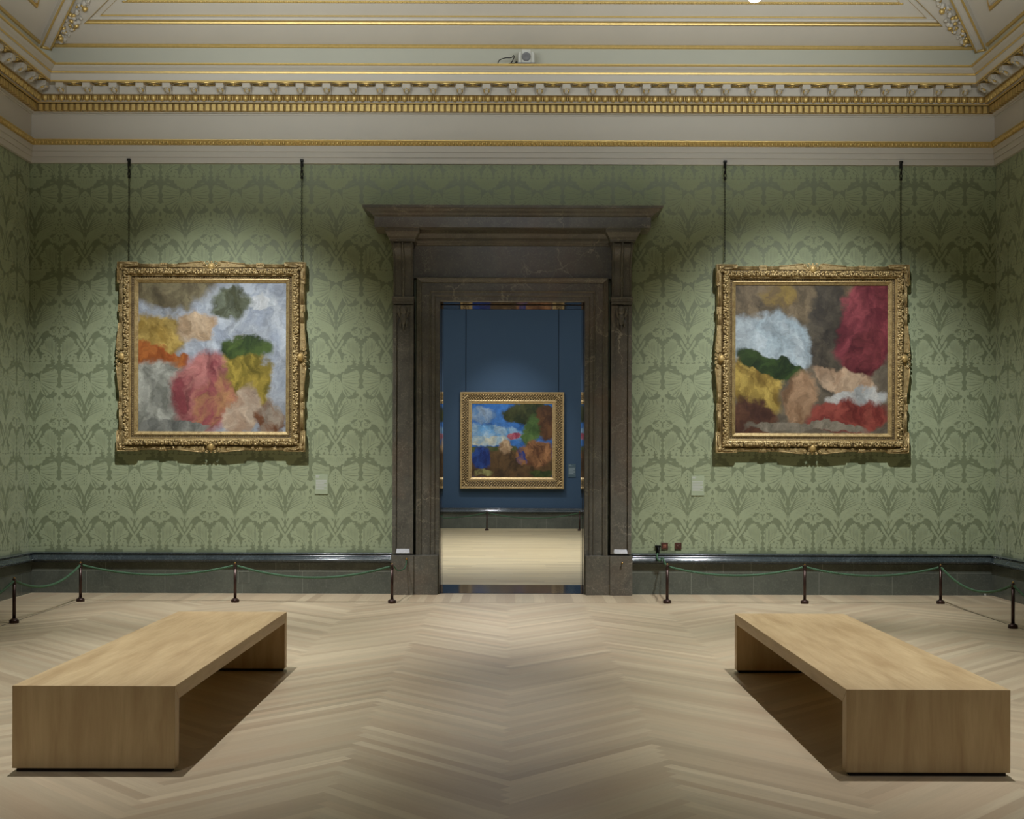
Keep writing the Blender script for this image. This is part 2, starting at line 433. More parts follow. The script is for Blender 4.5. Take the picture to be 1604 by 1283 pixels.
def hang_damask(mb, mapf, s0, s1, z0, z1, keep=None):
    """lays the figure on a wall; mapf(s,z,d)->xyz with d the tiny height of the pile."""
    k0 = math.floor((s0 - A0) / CELL) - 1; k1 = math.ceil((s1 - A0) / CELL) + 1
    for j in range(-1, 6):
        for k in range(k0, k1 + 1):
            cx = A0 + k * CELL
            for i_, (P, mi) in enumerate(DSEQ):
                for d in (.0004 + i_ * 9e-6,):
                    pts = [(cx + u * USC, .512 + (1260 - v) * USC + j * 808 * USC) for u, v in P]
                    xs = [p[0] for p in pts]; zs = [p[1] for p in pts]
                    if min(xs) < s0 or max(xs) > s1:
                        pts = [(min(max(a, s0), s1), b) for a, b in pts]
                        if max(xs) < s0 + .002 or min(xs) > s1 - .002: continue
                    if max(zs) < z0 or min(zs) > z1: continue
                    pts = [(a, min(max(b, z0), z1)) for a, b in pts]
                    if keep and not keep(sum(xs) / len(xs), sum(zs) / len(zs)): continue
                    mb.add([mapf(a, b, d) for a, b in pts], [tuple(range(len(pts)))], mi)

# ---------------------------------------------------------------- walls
ZT = 6.9
mb = MB()
OW, OH = .93, 3.70               # door opening half width and height
for (x0, x1, z0, z1) in ((-8.4, -OW, 0, ZT), (OW, 8.4, 0, ZT), (-OW, OW, OH, ZT)):
    mb.box(x0, x1, YB, YA, z0, z1)
mb.add([(-8.4, YA + .002, 0), (-OW, YA + .002, 0), (-OW, YA + .002, ZT), (-8.4, YA + .002, ZT)], [(0, 1, 2, 3)], 2)
mb.add([(8.4, YA + .002, 0), (OW, YA + .002, 0), (OW, YA + .002, ZT), (8.4, YA + .002, ZT)], [(0, 1, 2, 3)], 2)
mb.add([(-OW, YA + .002, OH), (OW, YA + .002, OH), (OW, YA + .002, ZT), (-OW, YA + .002, ZT)], [(0, 1, 2, 3)], 2)
hang_damask(mb, lambda s, z, d: (s, YB - d, z), -HW + .001, HW - .001, .515, 5.44, lambda x, z: not (abs(x) < 1.24 and z < 4.4))
struct(mb.build('wall_back', ['damask_ground', 'damask_figure', 'blue_wall'], fix=False), 'end wall hung with green damask, around the marble doorway')
for sx, nm in ((-1, 'wall_left'), (1, 'wall_right')):
    mb = MB(); mb.box(sx * HW, sx * (HW + .2), YF - .2, YB, 0, ZT)
    hang_damask(mb, lambda s, z, d: (sx * (HW - d), s + YB - HW, z), 2.0 - YB + HW + 4, HW - .001, .515, 5.44)
    struct(mb.build(nm, ['damask_ground', 'damask_figure'], fix=False), 'side wall hung with green damask, at the %s edge' % ('left' if sx < 0 else 'right'))
mb = MB(); mb.box(-HW - .2, HW + .2, YF - .2, YF, 0, ZT); struct(mb.build('wall_front', 'damask_ground'))

# ---------------------------------------------------------------- floor
def clip(poly, x0, x1, y0, y1):
    for ax, lim, sg in ((0, x0, 1), (0, x1, -1), (1, y0, 1), (1, y1, -1)):
        out = []
        for i in range(len(poly)):
            a = poly[i - 1]; b = poly[i]
            ia = sg * (a[ax] - lim) >= 0; ib = sg * (b[ax] - lim) >= 0
            if ia != ib:
                t = (lim - a[ax]) / (b[ax] - a[ax]); out.append((a[0] + (b[0] - a[0]) * t, a[1] + (b[1] - a[1]) * t))
            if ib: out.append(b)
        poly = out
        if not poly: break
    return poly
class FloorMB(MB):
    def __init__(s): super().__init__(); s.uv = []; s.tone = []; s.lum = []
    def plank(s, poly, org, d, lim, z=0.0, mi=0):
        n_ = (-d[1], d[0]); p = clip(poly, *lim)
        if len(p) < 3: return
        a = sum(p[i - 1][0] * p[i][1] - p[i][0] * p[i - 1][1] for i in range(len(p)))
        if abs(a) < 1e-5: return
        if a < 0: p = p[::-1]
        ru = random.random() * 20; rv = random.random() * 20
        s.add([(x, y, z) for x, y in p], [tuple(range(len(p)))], mi)
        s.uv.append([((x - org[0]) * d[0] + (y - org[1]) * d[1] + ru, (x - org[0]) * n_[0] + (y - org[1]) * n_[1] + rv) for x, y in p])
        s.tone.append(random.random()); s.lum.append(min(1, max(0, random.gauss(.5, .22))))
    def finish(s, name, mats):
        o = s.build(name, mats, fix=False); me = o.data
        for nm, vals in (('tone', s.tone), ('lum', s.lum)):
            at = me.attributes.new(nm, 'FLOAT', 'FACE'); at.data.foreach_set('value', vals)
        return o
fm = FloorMB()
BX, BY = 5.125, 14.165           # edge of the herringbone field
L_, w_ = 1.252, .074; q = 1 / math.sqrt(2)
step = w_ * math.sqrt(2)
lim = (-BX, BX, YF, BY)
for ci in range(-4, 4):          # each turn: boards rising to the right, then boards falling
    bx0 = -.03 + w_ * q / 2 + ci * 2 * L_ * q
    for k in range(int(22 / step)):
        P0 = Vector((bx0, YF - 2 + k * step))
        d = Vector((q, q)); nn = Vector((-q, q))
        fm.plank([tuple(P0), tuple(P0 + d * L_), tuple(P0 + d * L_ + nn * w_), tuple(P0 + nn * w_)], tuple(P0), tuple(d), lim)
        P0 = P0 + Vector(((L_ - w_) * q, (L_ + w_) * q))
        d = Vector((q, -q)); nn = Vector((q, q))
        fm.plank([tuple(P0), tuple(P0 + d * L_), tuple(P0 + d * L_ + nn * w_), tuple(P0 + nn * w_)], tuple(P0), tuple(d), lim)
# border boards laid square to the walls
y = 0
bw = .11
x = -HW
while x < HW:
    ww = bw * random.uniform(.75, 1.3)
    fm.plank([(x, BY + .012), (x + ww, BY + .012), (x + ww, YB + .75), (x, YB + .75)], (x, BY), (0, 1), (-HW, HW, BY + .012, YB), 0)
    x += ww
for sx in (-1, 1):
    y = YF
    while y < BY:
        ww = bw * random.uniform(.75, 1.3)
        a, b = (BX + .012, HW + .05) if sx > 0 else (-HW - .05, -BX - .012)
        fm.plank([(a, y), (b, y), (b, y + ww), (a, y + ww)], (a, y), (1, 0), (min(a, b), max(a, b), YF, BY + .012), 0)
        y += ww
for (x0, x1, y0, y1) in ((-BX - .012, BX + .012, BY, BY + .012), (-BX - .012, -BX, YF, BY), (BX, BX + .012, YF, BY)):
    fm.plank([(x0, y0), (x1, y0), (x1, y1), (x0, y1)], (x0, y0), (1, 0), (-9, 9, -9, 40), 0, 1)
# sub-floor just below
fm.plank([(-HW - .2, YF - .2), (HW + .2, YF - .2), (HW + .2, YB), (-HW - .2, YB)], (0, 0), (1, 0), (-9, 9, -9, 40), -.002, 1)
struct(fm.finish('floor', ['oak_floor', 'shadow_gap']), 'herringbone oak floor of the green room')
fm = FloorMB()
y = YA; 
while y < YFAR:
    x = -8.2 - random.random() * 1.5
    while x < 8.2:
        ln = random.uniform(1.2, 2.4)
        fm.plank([(x, y), (x + ln, y), (x + ln, y + .1), (x, y + .1)], (x, y), (1, 0), (-8.2, 8.2, YA, YFAR), 0)
        x += ln
    y += .1
struct(fm.finish('floor', ['pale_oak_floor', 'shadow_gap']), 'pale boarded floor of the blue room')

# ---------------------------------------------------------------- baseboards
prof_panel = [(.06, 0), (.06, .385)]
prof_mould = [(.06, .385), (.075, .388), (.085, .395), (.105, .40)]
prof_mould += [(.105 + .022 * math.sin(a), .422 - .022 * math.cos(a)) for a in [PI * k / 6 for k in range(0, 7)]]
prof_mould += [(.10, .447), (.10, .452), (.088, .458), (.075, .466), (.066, .478), (.062, .488), (.066, .4895), (.074, .492), (.079, .498), (.078, .504), (.072, .509), (.05, .512), (0, .514)]
def baseboard(name, mapf, s0, s1, joints, label, mit0=0, mit1=0, hatch=None):
    e = struct(empty(name, mapf((s0 + s1) / 2, 0, 0)), label)
    inv = Matrix.Translation(-Vector(e.location))
    T = lambda s, p, z: tuple(inv @ Vector(mapf(s, p, z)))
    def strip(prof, nm, mat, smooth):
        m = MB(); m.loops([[T(s0 + mit0 * p, p, z), T(s1 - mit1 * p, p, z)] for p, z in prof], 0, False, smooth)
        return m.build(nm, mat, e, fix=False)
    strip(prof_panel, 'plinth_panel', 'green_marble', False)
    strip(prof_mould, 'capping_moulding', 'moulding_marble', True)
    m = MB()
    def line(a, b, z0, z1, p=.0607):
        m.add([T(a, p, z0), T(b, p, z0), T(b, p, z1), T(a, p, z1)], [(0, 1, 2, 3)])
    line(s0 + mit0 * .06, s1 - mit1 * .06, .276, .2795)
    for j, (zl, zh) in joints: line(j - .002, j + .002, zl, zh)
    m.build('joint_lines', 'joint', e, fix=False)
    return e, T
random.seed(5)
def jts(a, b):
    out = []; x = a + random.uniform(.5, .9)
    while x < b - .2:
        out.append((x, (.0, .276))); out.append((x + random.uniform(-.5, .5), (.28, .385))); x += random.uniform(.75, 1.05)
    return [(j, z) for j, z in out if a + .05 < j < b - .05]
bb, T = baseboard('baseboard_back', lambda s, p, z: (s, YB - p, z), -HW, -1.50, jts(-HW, -1.5), 'dark green marble plinth left of the doorway', 1, 0)
m = MB()
x0, x1, z0, z1 = -3.44, -3.30, .13, .276
for a, b, c, d in ((x0, x1, z1 - .005, z1), (x0, x0 + .004, z0, z1), (x1 - .005, x1, z0, z1), (x0, x1, z0, z0 + .003)):
    m.box(a + 0, b, YB - .063, YB - .05, c, d, 1)
m.box(x0 + .02, x1 - .03, YB - .062, YB - .05, z0 + .01, z1 - .01, 0)
h = m.build('hatch', ['shadow_gap', 'joint'], bb); h.location = -Vector(bb.location)
h.data.materials[0] = M['green_marble']
baseboard('baseboard_back', lambda s, p, z: (s, YB - p, z), 1.50, HW, jts(1.5, HW), 'dark green marble plinth right of the doorway', 0, 1)
baseboard('baseboard_left', lambda s, p, z: (-HW + p, s, z), YF, YB, jts(YF, YB), 'dark green marble plinth on the left side wall', 1, 1)
baseboard('baseboard_right', lambda s, p, z: (HW - p, s, z), YF, YB, jts(YF, YB), 'dark green marble plinth on the right side wall', 1, 1)
baseboard('baseboard_front', lambda s, p, z: (s, YF + p, z), -HW, HW, [], None, 1, 1)
baseboard('baseboard_far', lambda s, p, z: (s, YFAR - p, z), -8.2, 8.2, [(-1.0 + i * .62, (0, .276)) for i in range(7)] + [(-.4 + i * .95, (.28, .385)) for i in range(3)], 'dark marble plinth in the blue room')

# ---------------------------------------------------------------- cornice
def room_trim(name, prof, mats, label=None, mis=None, c=0.0, smooth=False):
    m = MB(); sweep_room(m, prof, 0, c, smooth, mis)
    return struct(m.build(name, mats, fix=False), label)
Z = lambda y, p: zc(y, p)
room_trim('trim_1', [(0, Z(257.5, .035)), (.035, Z(257, .035)), (.035, Z(248, .035)), (.047, Z(247.4, .047)), (.047, Z(239, .047)), (.06, Z(238.4, .06)), (.06, Z(229, .06))], 'cream_paint', 'cream stepped architrave under the cornice')
m = MB()
sweep_room(m, [(.055, Z(229.4, .055)), (.07, Z(228.6, .07)), (.085, Z(225, .085)), (.10, Z(221.8, .10)), (.105, Z(221.2, .105)), (.105, Z(219.8, .105)), (.03, Z(219.5, .03))], 0)
for s_, yaxis, lo, hi in ((1, 0, -HW + .1, HW - .1), (-1, 1, 8.0, YB - .1), (1, 1, 8.0, YB - .1)):
    t = lo
    while t < hi:
        p = .088; z = Z(225.2, p)
        c = (t, YB - p, z) if not yaxis else (s_ * (HW - p), t, z)
        m.ell(c, (.017, .014, .027) if not yaxis else (.014, .017, .027), 6, 4)
        m.ell((c[0] + (0 if yaxis else .026), c[1] + (.026 if yaxis else 0), z + .012), (.008, .008, .012), 5, 4)
        t += .052
struct(m.build('trim_2', 'gold_leaf'), 'gilded leaf moulding below the cream frieze')
room_trim('trim_3', [(.03, Z(219.6, .03)), (.03, Z(182, .03)), (.042, Z(181.6, .042)), (.045, Z(180, .045)), (.07, Z(178.6, .07)), (.085, Z(176.6, .085)), (.09, Z(176.4, .09))], 'cream_paint', 'plain cream frieze band of the cornice')
# dentils
m = MB()
sweep_room(m, [(.088, Z(176.6, .088)), (.092, Z(175.6, .092)), (.092, Z(163.5, .092)), (.155, Z(163.2, .155)), (.16, Z(161.6, .16))], 0, mis=[0, 0, 0, 1])
def along(step, lo_in, ystart=8.0):
    """positions along the back wall and the visible ends of the side walls"""
    out = []; nb = int((2 * HW - 2 * lo_in) / step)
    for i in range(nb + 1): out.append(('b', (i - nb / 2) * step))
    t = YB - lo_in
    while t > ystart:
        out.append(('l', t)); out.append(('r', t)); t -= step
    return out
def place(w, t, p, z):
    if w == 'b': return (t, YB - p, z)
    return ((-HW + p) if w == 'l' else (HW - p), t, z)
za, zb = Z(174.6, .15), Z(164.6, .15)
dz_par = m
for w, t in along(.0772, .19):
    p0, p1 = .09, .148; h_ = .0225
    if w == 'b': m.box(t - h_, t + h_, YB - p1, YB - p0, za, zb, 1)
    elif w == 'l': m.box(-HW + p0, -HW + p1, t - h_, t + h_, za, zb, 1)
    else: m.box(HW - p1, HW - p0, t - h_, t + h_, za, zb, 1)
struct(m.build('trim_4', ['gold_ground', 'gold_leaf']), 'gilded dentil course of the cornice')
# egg and dart
m = MB()
sweep_room(m, [(.155, Z(161.8, .155)), (.172, Z(161.4, .172)), (.172, Z(159.4, .172)), (.175, Z(158.8, .175)), (.185, Z(155, .185)), (.215, Z(151.5, .215)), (.245, Z(149.6, .245))], 0, mis=[1, 2, 2, 0, 0, 0])
for w, t in along(.1042, .24):
    c = Vector(place(w, t, .205, Z(154, .205)))
    m.ell(c, (.033, .026, .047) if w == 'b' else (.026, .033, .047), 8, 6, 1)
    m.ell(c + Vector((0, 0, .004)), (.041, .018, .054) if w == 'b' else (.018, .041, .054), 8, 5, 1)
    d = Vector((.0521, 0, 0)) if w == 'b' else Vector((0, .0521, 0))
    m.ell(c + d, (.008, .02, .05) if w == 'b' else (.02, .008, .05), 5, 5, 1)
struct(m.build('trim_5', ['gold_ground', 'gold_leaf', 'cream_paint']), 'gilded egg and dart moulding of the cornice')
# corona with modillions and coffers
t6 = struct(empty('trim_6', (0, YB, 6.3)), 'projecting cornice carried on small scroll modillions')
zs = Z(129, .42)
inv6 = Vector((0, -YB, -6.3))
m = MB(); sweep_room(m, [(.245, Z(149.7, .245)), (.262, Z(149.2, .262)), (.262, zs), (.42, zs), (.42, Z(117, .42)), (.43, Z(116.4, .43))], 0)
o = m.build('corona', 'cream_paint', t6, fix=False); o.location = inv6
m = MB(); sweep_room(m, [(.42, Z(117, .42)), (.432, Z(116.2, .432)), (.437, Z(113.4, .437)), (.43, Z(113, .43))], 0)
sweep_room(m, [(.495, Z(103.6, .495)), (.505, Z(103, .505)), (.515, Z(101.5, .515)), (.515, Z(99.6, .515)), (.25, Z(99.4, .515))], 0)
sweep_room(m, [(.41, zs - .001), (.41, zs - .006), (.425, zs - .006), (.425, zs + .012), (.42, zs + .012)], 0)
o = m.build('gilt_fillet', 'gold_leaf', t6, fix=False); o.location = inv6
m = MB(); sweep_room(m, [(.43, Z(113.2, .43)), (.438, Z(112.6, .438)), (.45, Z(110.5, .45)), (.475, Z(107.2, .475)), (.49, Z(104.6, .49)), (.495, Z(103.5, .495))], 0)
o = m.build('cyma_moulding', 'cream_paint', t6, fix=False); o.location = inv6
# modillion prototype, local: x along, -y out, z down from the soffit
def modillion():
    m = MB()
    prof = [(0, 0), (.118, 0), (.118, -.05), (.105, -.062), (.085, -.06), (.06, -.07), (.035, -.09), (.015, -.108), (0, -.11)]
    m.prism(prof, -.048, .048, lambda a, b, d: (d, -a, b), 0)
    for sx in (-1, 1):
        m.tube([(sx * .05, -.085 - .022 * math.cos(a) * (1 - a / 14), -.036 + .022 * math.sin(a) * (1 - a / 14)) for a in [k * .5 for k in range(22)]], .005, 5, 0)
    m.ell((0, -.06, -.082), (.03, .045, .02), 8, 5, 0, Matrix.Rotation(R(-35), 3, 'X'))
    for k in (-1, 1):
        m.ell((k * .026, -.066, -.076), (.012, .03, .014), 6, 4, 1, Matrix.Rotation(R(-35), 3, 'X'))
    m.ell((0, -.10, -.066), (.026, .012, .014), 7, 4, 0); m.ell((0, -.112, -.062), (.01, .006, .008), 6, 4, 1)
    m.box(-.056, .056, -.126, 0, -.002, .008, 1)
    return m.build('modillion', ['cream_paint', 'gold_leaf'], t6)
proto = modillion(); first = True
# coffers between the modillions
mc = MB()
STEP = .3288
pos = along(STEP, .42, 9.5)
for w, t in pos:
    o = proto if first else proto.copy()
    if not first: C.objects.link(o); o.parent = t6
    first = False
    x, y, z = place(w, t, .262, zs - .004)
    o.location = Vector((x, y, z)) + inv6
    o.rotation_euler = (0, 0, 0 if w == 'b' else (PI / 2 if w == 'l' else -PI / 2))
    # coffer at t + half step
    tt = t + STEP / 2 if w == 'b' else t - STEP / 2
    if w == 'b' and abs(tt) > HW - .5: continue
    for k in range(2):
        hw = .088 - k * .022; pa, pb = .285 + k * .015, .398 - k * .015
        pts = [Vector(place(w, tt + a * hw, pp, zs - .003)) for a, pp in ((-1, pa), (1, pa), (1, pb), (-1, pb))]
        mc.tube(pts, .012 - k * .004, 6, 0, True)
    c = place(w, tt, .345, zs - .008)
    mc.ell(c, (.035, .028, .012), 10, 5, 0)
    mc.ell((c[0], c[1], c[2] - .012), (.014, .014, .010), 8, 4, 0)
oc = mc.build('coffer_rosettes', 'gold_leaf', t6); oc.location = inv6
# attic band and gilt line, with canted corners
CC = .12
za0, za1, za2 = Z(101, .515) - .02, Z(75, .27), Z(70, .27)
room_trim('trim_7', [(.25, za0), (.25, za1)], 'pale_green_paint', 'plain band above the cornice', c=CC)
room_trim('trim_8', [(.25, za1 - .005), (.268, za1), (.28, (za1 + za2) / 2), (.268, za2), (.25, za2 + .005)], 'gold_leaf', 'gilded line at the foot of the cove', c=CC)

# ---------------------------------------------------------------- cove and ceiling
Z0 = za2
def cove(t): return (.25 + t, Z0 + t * 1.0 - .12 * t * t)
m = MB()
ts = [k * .1 for k in range(26)]
for i, t in enumerate(ts): pass
sweep_room(m, [cove(t) for t in ts], 0, CC, True)
pe, ze = cove(ts[-1])
top = rect_ring(pe, ze, CC)
m.add(top, [tuple(range(8))], 0)
ceil = m.build('ceiling', ['cream_paint'], fix=False); struct(ceil, 'coved cream ceiling with gilded panels')
def on_cove(side, u, t, lift=0.0):
    """u runs along the wall from its middle, t up the cove, lift off its face"""
    p, z = cove(t); s = 1.0 - .24 * t; L = math.hypot(1, s)
    p += lift * s / L; z -= lift / L
    if side == 'b': return (u, YB - p, z)
    ym = (YF + YB) / 2
    if side == 'l': return (-HW + p, ym + u, z)
    if side == 'r': return (HW - p, ym - u, z)
    return (-u, YF + p, z)
def half(side): return HW if side in 'bf' else (YB - YF) / 2
def panel_path(side, t0, margin, t1=1.7, k=1.64, n=8):
    h_ = half(side) - margin; up = [t0 + (t1 - t0) * i / n for i in range(n + 1)]
    a = [(-h_ + k * (t - t0), t) for t in reversed(up)]
    return a + [(-u, t) for u, t in reversed(a)]
gold = MB(); cream = MB()
for side in 'blrf':
    def run(path, width, height, mb_):
        def off(pth, e):   # offset of the U-shaped path: inward positive
            return [((abs(u) - e * 1.9) * (1 if u > 0 else -1), t + e) for u, t in pth]
        A, B = off(path, 0), off(path, width)
        Cn = off(path, width * .5)
        mb_.loops([[on_cove(side, u, t, -.002) for u, t in A], [on_cove(side, u, t, height * .8) for u, t in off(path, width * .2)], [on_cove(side, u, t, height) for u, t in Cn],
                   [on_cove(side, u, t, height * .7) for u, t in off(path, width * .85)], [on_cove(side, u, t, -.002) for u, t in B]], 0, False)
    run(panel_path(side, .190, .834 if side in 'bf' else .95), .032, .035, gold)
    run(panel_path(side, .224, .834 + .064 if side in 'bf' else 1.01), .030, .02, cream)
    run(panel_path(side, .262, .834 + .22 if side in 'bf' else 1.16), .012, .018, gold)
    pth = panel_path(side, .385, 1.39, 1.3)
    run(pth, .028, .012, gold)
    h_ = half(side) - 1.39; u = -h_
    while u < h_:
        gold.ell(on_cove(side, u, .40, .012), (.02, .02, .012), 6, 4); u += .055
g = gold.build('panel_moulding', 'gold_leaf', ceil, fix=False)
cream.build('panel_fillet', 'cream_paint', ceil, fix=False)
# corner ribs
for sx in (-1, 1):
    m = MB(); m2 = MB()
    def corner(t, lift, e):   # e: across the canted corner
        p, z = cove(t)
        base = Vector((sx * (HW - p), YB - p, z)); inn = Vector((-sx * q, -q, 0))
        across = Vector((sx * q, -q, 0))
        s = 1.0 - .24 * t
        nrm = (inn * s * 1.2 - Vector((0, 0, 1))).normalized()
        return base + inn * (CC * q) + nrm * lift + across * e
    tt = [k * .06 for k in range(-1, 26)]; tt[0] = -.03
    hw = .072
    m.loops([[corner(t, l, e) for t in tt] for l, e in ((-.03, -hw), (.07, -hw), (.085, -hw * .6), (.06, -hw * .45), (.06, hw * .45), (.085, hw * .6), (.07, hw), (-.03, hw))], 0, False)
    m.add([corner(tt[0], l, e) for l, e in ((-.03, -hw), (.07, -hw), (.07, hw), (-.03, hw))], [(0, 1, 2, 3)])
    m.build('corner_rib', 'cream_paint', ceil, fix=False)
    for e in (-hw * .8, hw * .8): m2.tube([corner(t, .082, e) for t in tt], .014, 6)
    m2.tube([corner(tt[0], .07, e) for e in (-hw, 0, hw)], .018, 6)
    m2.build('rib_fillet', 'gold_leaf', ceil)
    m3 = MB(); random.seed(11)
    for k in range(60):
        t = .03 + .44 * (k / 60); p, z = cove(t)
        wdt = .05 + .05 * math.sin(PI * min(1, k / 48)) 
        u = sx * (HW - p - CC - .10 - .12 * t - random.uniform(-wdt, wdt))
        c = on_cove('b', u, t, random.uniform(.01, .05))
        r = random.uniform(.018, .038)
        m3.ell(c, (r, r * random.uniform(.5, 1), r * random.uniform(.6, 1.1)), 8, 5, 0 if random.random() < .35 else 1, Matrix.Rotation(random.random() * 3, 3, 'Y'))
    m3.ell(on_cove('b', sx * (HW - .25 - .5 - CC - .14), .50, .03), (.06, .04, .05), 8, 6, 0)
    m3.build('garland', ['gold_leaf', 'cream_paint'], ceil)

# ---------------------------------------------------------------- doorway
door = struct(empty('door_1', (0, YB, 0)), 'dark marble doorway with a projecting hood on brackets')
def dput(m, nm, mat='brown_marble', bevel=0, fix=True):
    o = m.build(nm, mat, door, fix=fix, bevel=bevel); o.location = (0, -YB, 0); return o
# architrave: U-shaped mitred sweep around the opening
def arch_ring(o_, p):  # o_: outward from opening
    x = .91 + o_; z = 3.68 + o_; y = YB - p
    return [(-x, y, 0), (-x, y, z), (x, y, z), (x, y, 0)]
m = MB()
prof = [(0, -.02), (0, .07), (.006, .08), (.055, .08), (.06, .095), (.072, .10), (.105, .10), (.11, .112), (.125, .118), (.13, .105), (.225, .105), (.23, .13), (.25, .14), (.27, .155), (.285, .16), (.29, .15), (.295, .0)]
m.loops([arch_ring(a, b) for a, b in prof], 0, False)
dput(m, 'architrave', fix=False)
# frieze slab
m = MB(); m.box(-1.26, 1.26, YB - .10, YB + .001, 3.965, 4.46); dput(m, 'frieze_slab')
for sx in (-1, 1):
    m = MB()
    xa, xb = 1.232, 1.492
    def bx(x0, x1, p, z0, z1, mbb=None): (mbb or m).box(sx * x0, sx * x1, YB - p, YB + .001, z0, z1)
    # shaft with a sunk panel
    bx(xa, xb, .145, .51, 3.66)
    bx(xa, xa + .045, .175, .51, 3.62); bx(xb - .045, xb, .175, .51, 3.62)
    bx(xa + .045, xb - .045, .175, 3.52, 3.62)
    x0, x1 = sx * (xa + .045), sx * (xb - .045)
    m.add([(x0, YB - .175, .52), (x1, YB - .175, .52), (x1, YB - .145, .572), (x0, YB - .145, .572)], [(0, 1, 2, 3)])
    m.box(x0, x1, YB - .175, YB - .14, .51, .522)
    dput(m, 'pilaster', bevel=.004)
    m = MB(); m.box(sx * .925, sx * 1.508, YB - .165, YB + .001, 0, .492); m.box(sx * 1.225, sx * 1.505, YB - .19, YB - .16, 0, .495)
    dput(m, 'plinth_block', bevel=.004)
    # console bracket: side profile (p, z) extruded across
    m = MB()
    pr = [(0, 4.385), (.30, 4.385), (.318, 4.37), (.325, 4.34), (.315, 4.305), (.285, 4.275), (.25, 4.235), (.225, 4.17), (.212, 4.08), (.205, 3.96), (.20, 3.82), (.198, 3.72), (0, 3.72)]
    pr2 = [(a.x, a.y) for a in catmull([(a, b, 0) for a, b in pr[1:-1]], 4)]
    m.prism([pr[0]] + pr2 + [pr[-1]], sx * 1.238, sx * 1.486, lambda a, b, d: (d, YB - a, b))
    for e in (1.25, 1.362, 1.474):
        m.tube([(sx * e, YB - a - .004, b) for a, b in pr2[2:]], .012 if e != 1.362 else .02, 6)
    for e in (1.234, 1.49):
        m.tube([(sx * e, YB - .27 + .05 * math.cos(a) * (1 - a / 16), 4.335 + .045 * math.sin(a) * (1 - a / 16)) for a in [k * .45 for k in range(26)]], .009, 5)
    dput(m, 'console_bracket', bevel=0)
    m = MB()
    m.box(sx * 1.226, sx * 1.498, YB - .215, YB, 3.665, 3.70)
    m.tube([(sx * 1.226, YB - .212, 3.71), (sx * 1.498, YB - .212, 3.71)], .014, 8)
    m.box(sx * 1.232, sx * 1.492, YB - .20, YB, 3.63, 3.665)
    dput(m, 'bracket_band', bevel=.003)
    m = MB()   # drop below the bracket
    m.ell((sx * 1.362, YB - .175, 3.56), (.048, .03, .06), 10, 7)
    m.ell((sx * 1.362, YB - .168, 3.46), (.04, .026, .09), 10, 7)
    for k in (-1, 1):
        m.ell((sx * 1.362 + k * .055, YB - .165, 3.53), (.022, .02, .075), 8, 6, 0, Matrix.Rotation(k * .25, 3, 'Y'))
        m.ell((sx * 1.362 + k * .04, YB - .162, 3.40), (.02, .016, .05), 8, 6)
    m.ell((sx * 1.362, YB - .158, 3.345), (.02, .018, .045), 8, 6)
    dput(m, 'leaf_drop')
    # cap over the bracket
    m = MB()
    cx = sx * 1.362
    def ring3(hw, p, z): return [(cx - hw, YB, z), (cx - hw, YB - p, z), (cx + hw, YB - p, z), (cx + hw, YB, z)]
    pc = [(.145, .33, 4.385), (.155, .34, 4.387), (.155, .34, 4.412), (.165, .35, 4.42), (.17, .355, 4.44), (.19, .37, 4.465), (.205, .385, 4.495), (.212, .392, 4.50), (.215, .395, 4.545), (.1, .3, 4.55)]
    m.loops([ring3(a, b, c) for a, b, c in pc], 0, False); m.add(ring3(*pc[0]), [(0, 1, 2, 3)])
    dput(m, 'bracket_cap', fix=False)
# bed moulding in the middle
m = MB()
pb = [(.10, 4.37), (.125, 4.375), (.135, 4.40), (.15, 4.402), (.17, 4.42), (.175, 4.445), (.20, 4.448), (.21, 4.47), (.23, 4.50), (.25, 4.505), (.26, 4.545)]
m.loops([[(-1.2, YB - p, z), (1.2, YB - p, z)] for p, z in pb], 0, False); dput(m, 'bed_moulding', fix=False)
# hood: corona and cyma
m = MB()
def ring_h(hw, p, z): return [(-hw, YB, z), (-hw, YB - p, z), (hw, YB - p, z), (hw, YB, z)]
ph = [(1.0, 0, 4.54), (1.685, .40, 4.54), (1.70, .41, 4.545), (1.70, .41, 4.672), (1.705, .415, 4.676), (1.715, .425, 4.678), (1.72, .43, 4.695), (1.745, .445, 4.715), (1.785, .475, 4.735), (1.80, .49, 4.76), (1.815, .50, 4.765), (1.835, .505, 4.768), (1.845, .508, 4.80), (0.3, .0, 4.81)]
m.loops([ring_h(*a) for a in ph], 0, False); dput(m, 'hood', fix=False)
# polished lining of the reveal
m = MB()
y0, y1 = YB - .02, YA + .02
m.add([(-.91, y0, 0), (-.91, y1, 0), (-.91, y1, 3.68), (-.91, y0, 3.68)], [(0, 1, 2, 3)])
m.add([(.91, y0, 0), (.91, y0, 3.68), (.91, y1, 3.68), (.91, y1, 0)], [(0, 1, 2, 3)])
m.add([(-.91, y0, 3.68), (-.91, y1, 3.68), (.91, y1, 3.68), (.91, y0, 3.68)], [(0, 1, 2, 3)])
m.box(-.95, -.91, YA, YA + .03, 0, 3.72); m.box(.91, .95, YA, YA + .03, 0, 3.72); m.box(-.95, .95, YA, YA + .03, 3.68, 3.72)
dput(m, 'reveal_lining', 'polished_reveal', fix=False)
m = MB()
for sx in (-1, 1): m.box(sx * .905, sx * .912, YB + .25, YB + .262, 0, 3.68)
m.box(-.91, .91, YB + .25, YB + .262, 3.673, 3.682)
dput(m, 'joint_bead', 'shadow_gap')
m = MB(); m.box(-.91, .91, YB - .0, YA + .04, -.02, .004); m.box(-1.3, 1.3, YA + .04, 16.22, -.02, .004); dput(m, 'threshold', 'threshold_stone')
struct(door)
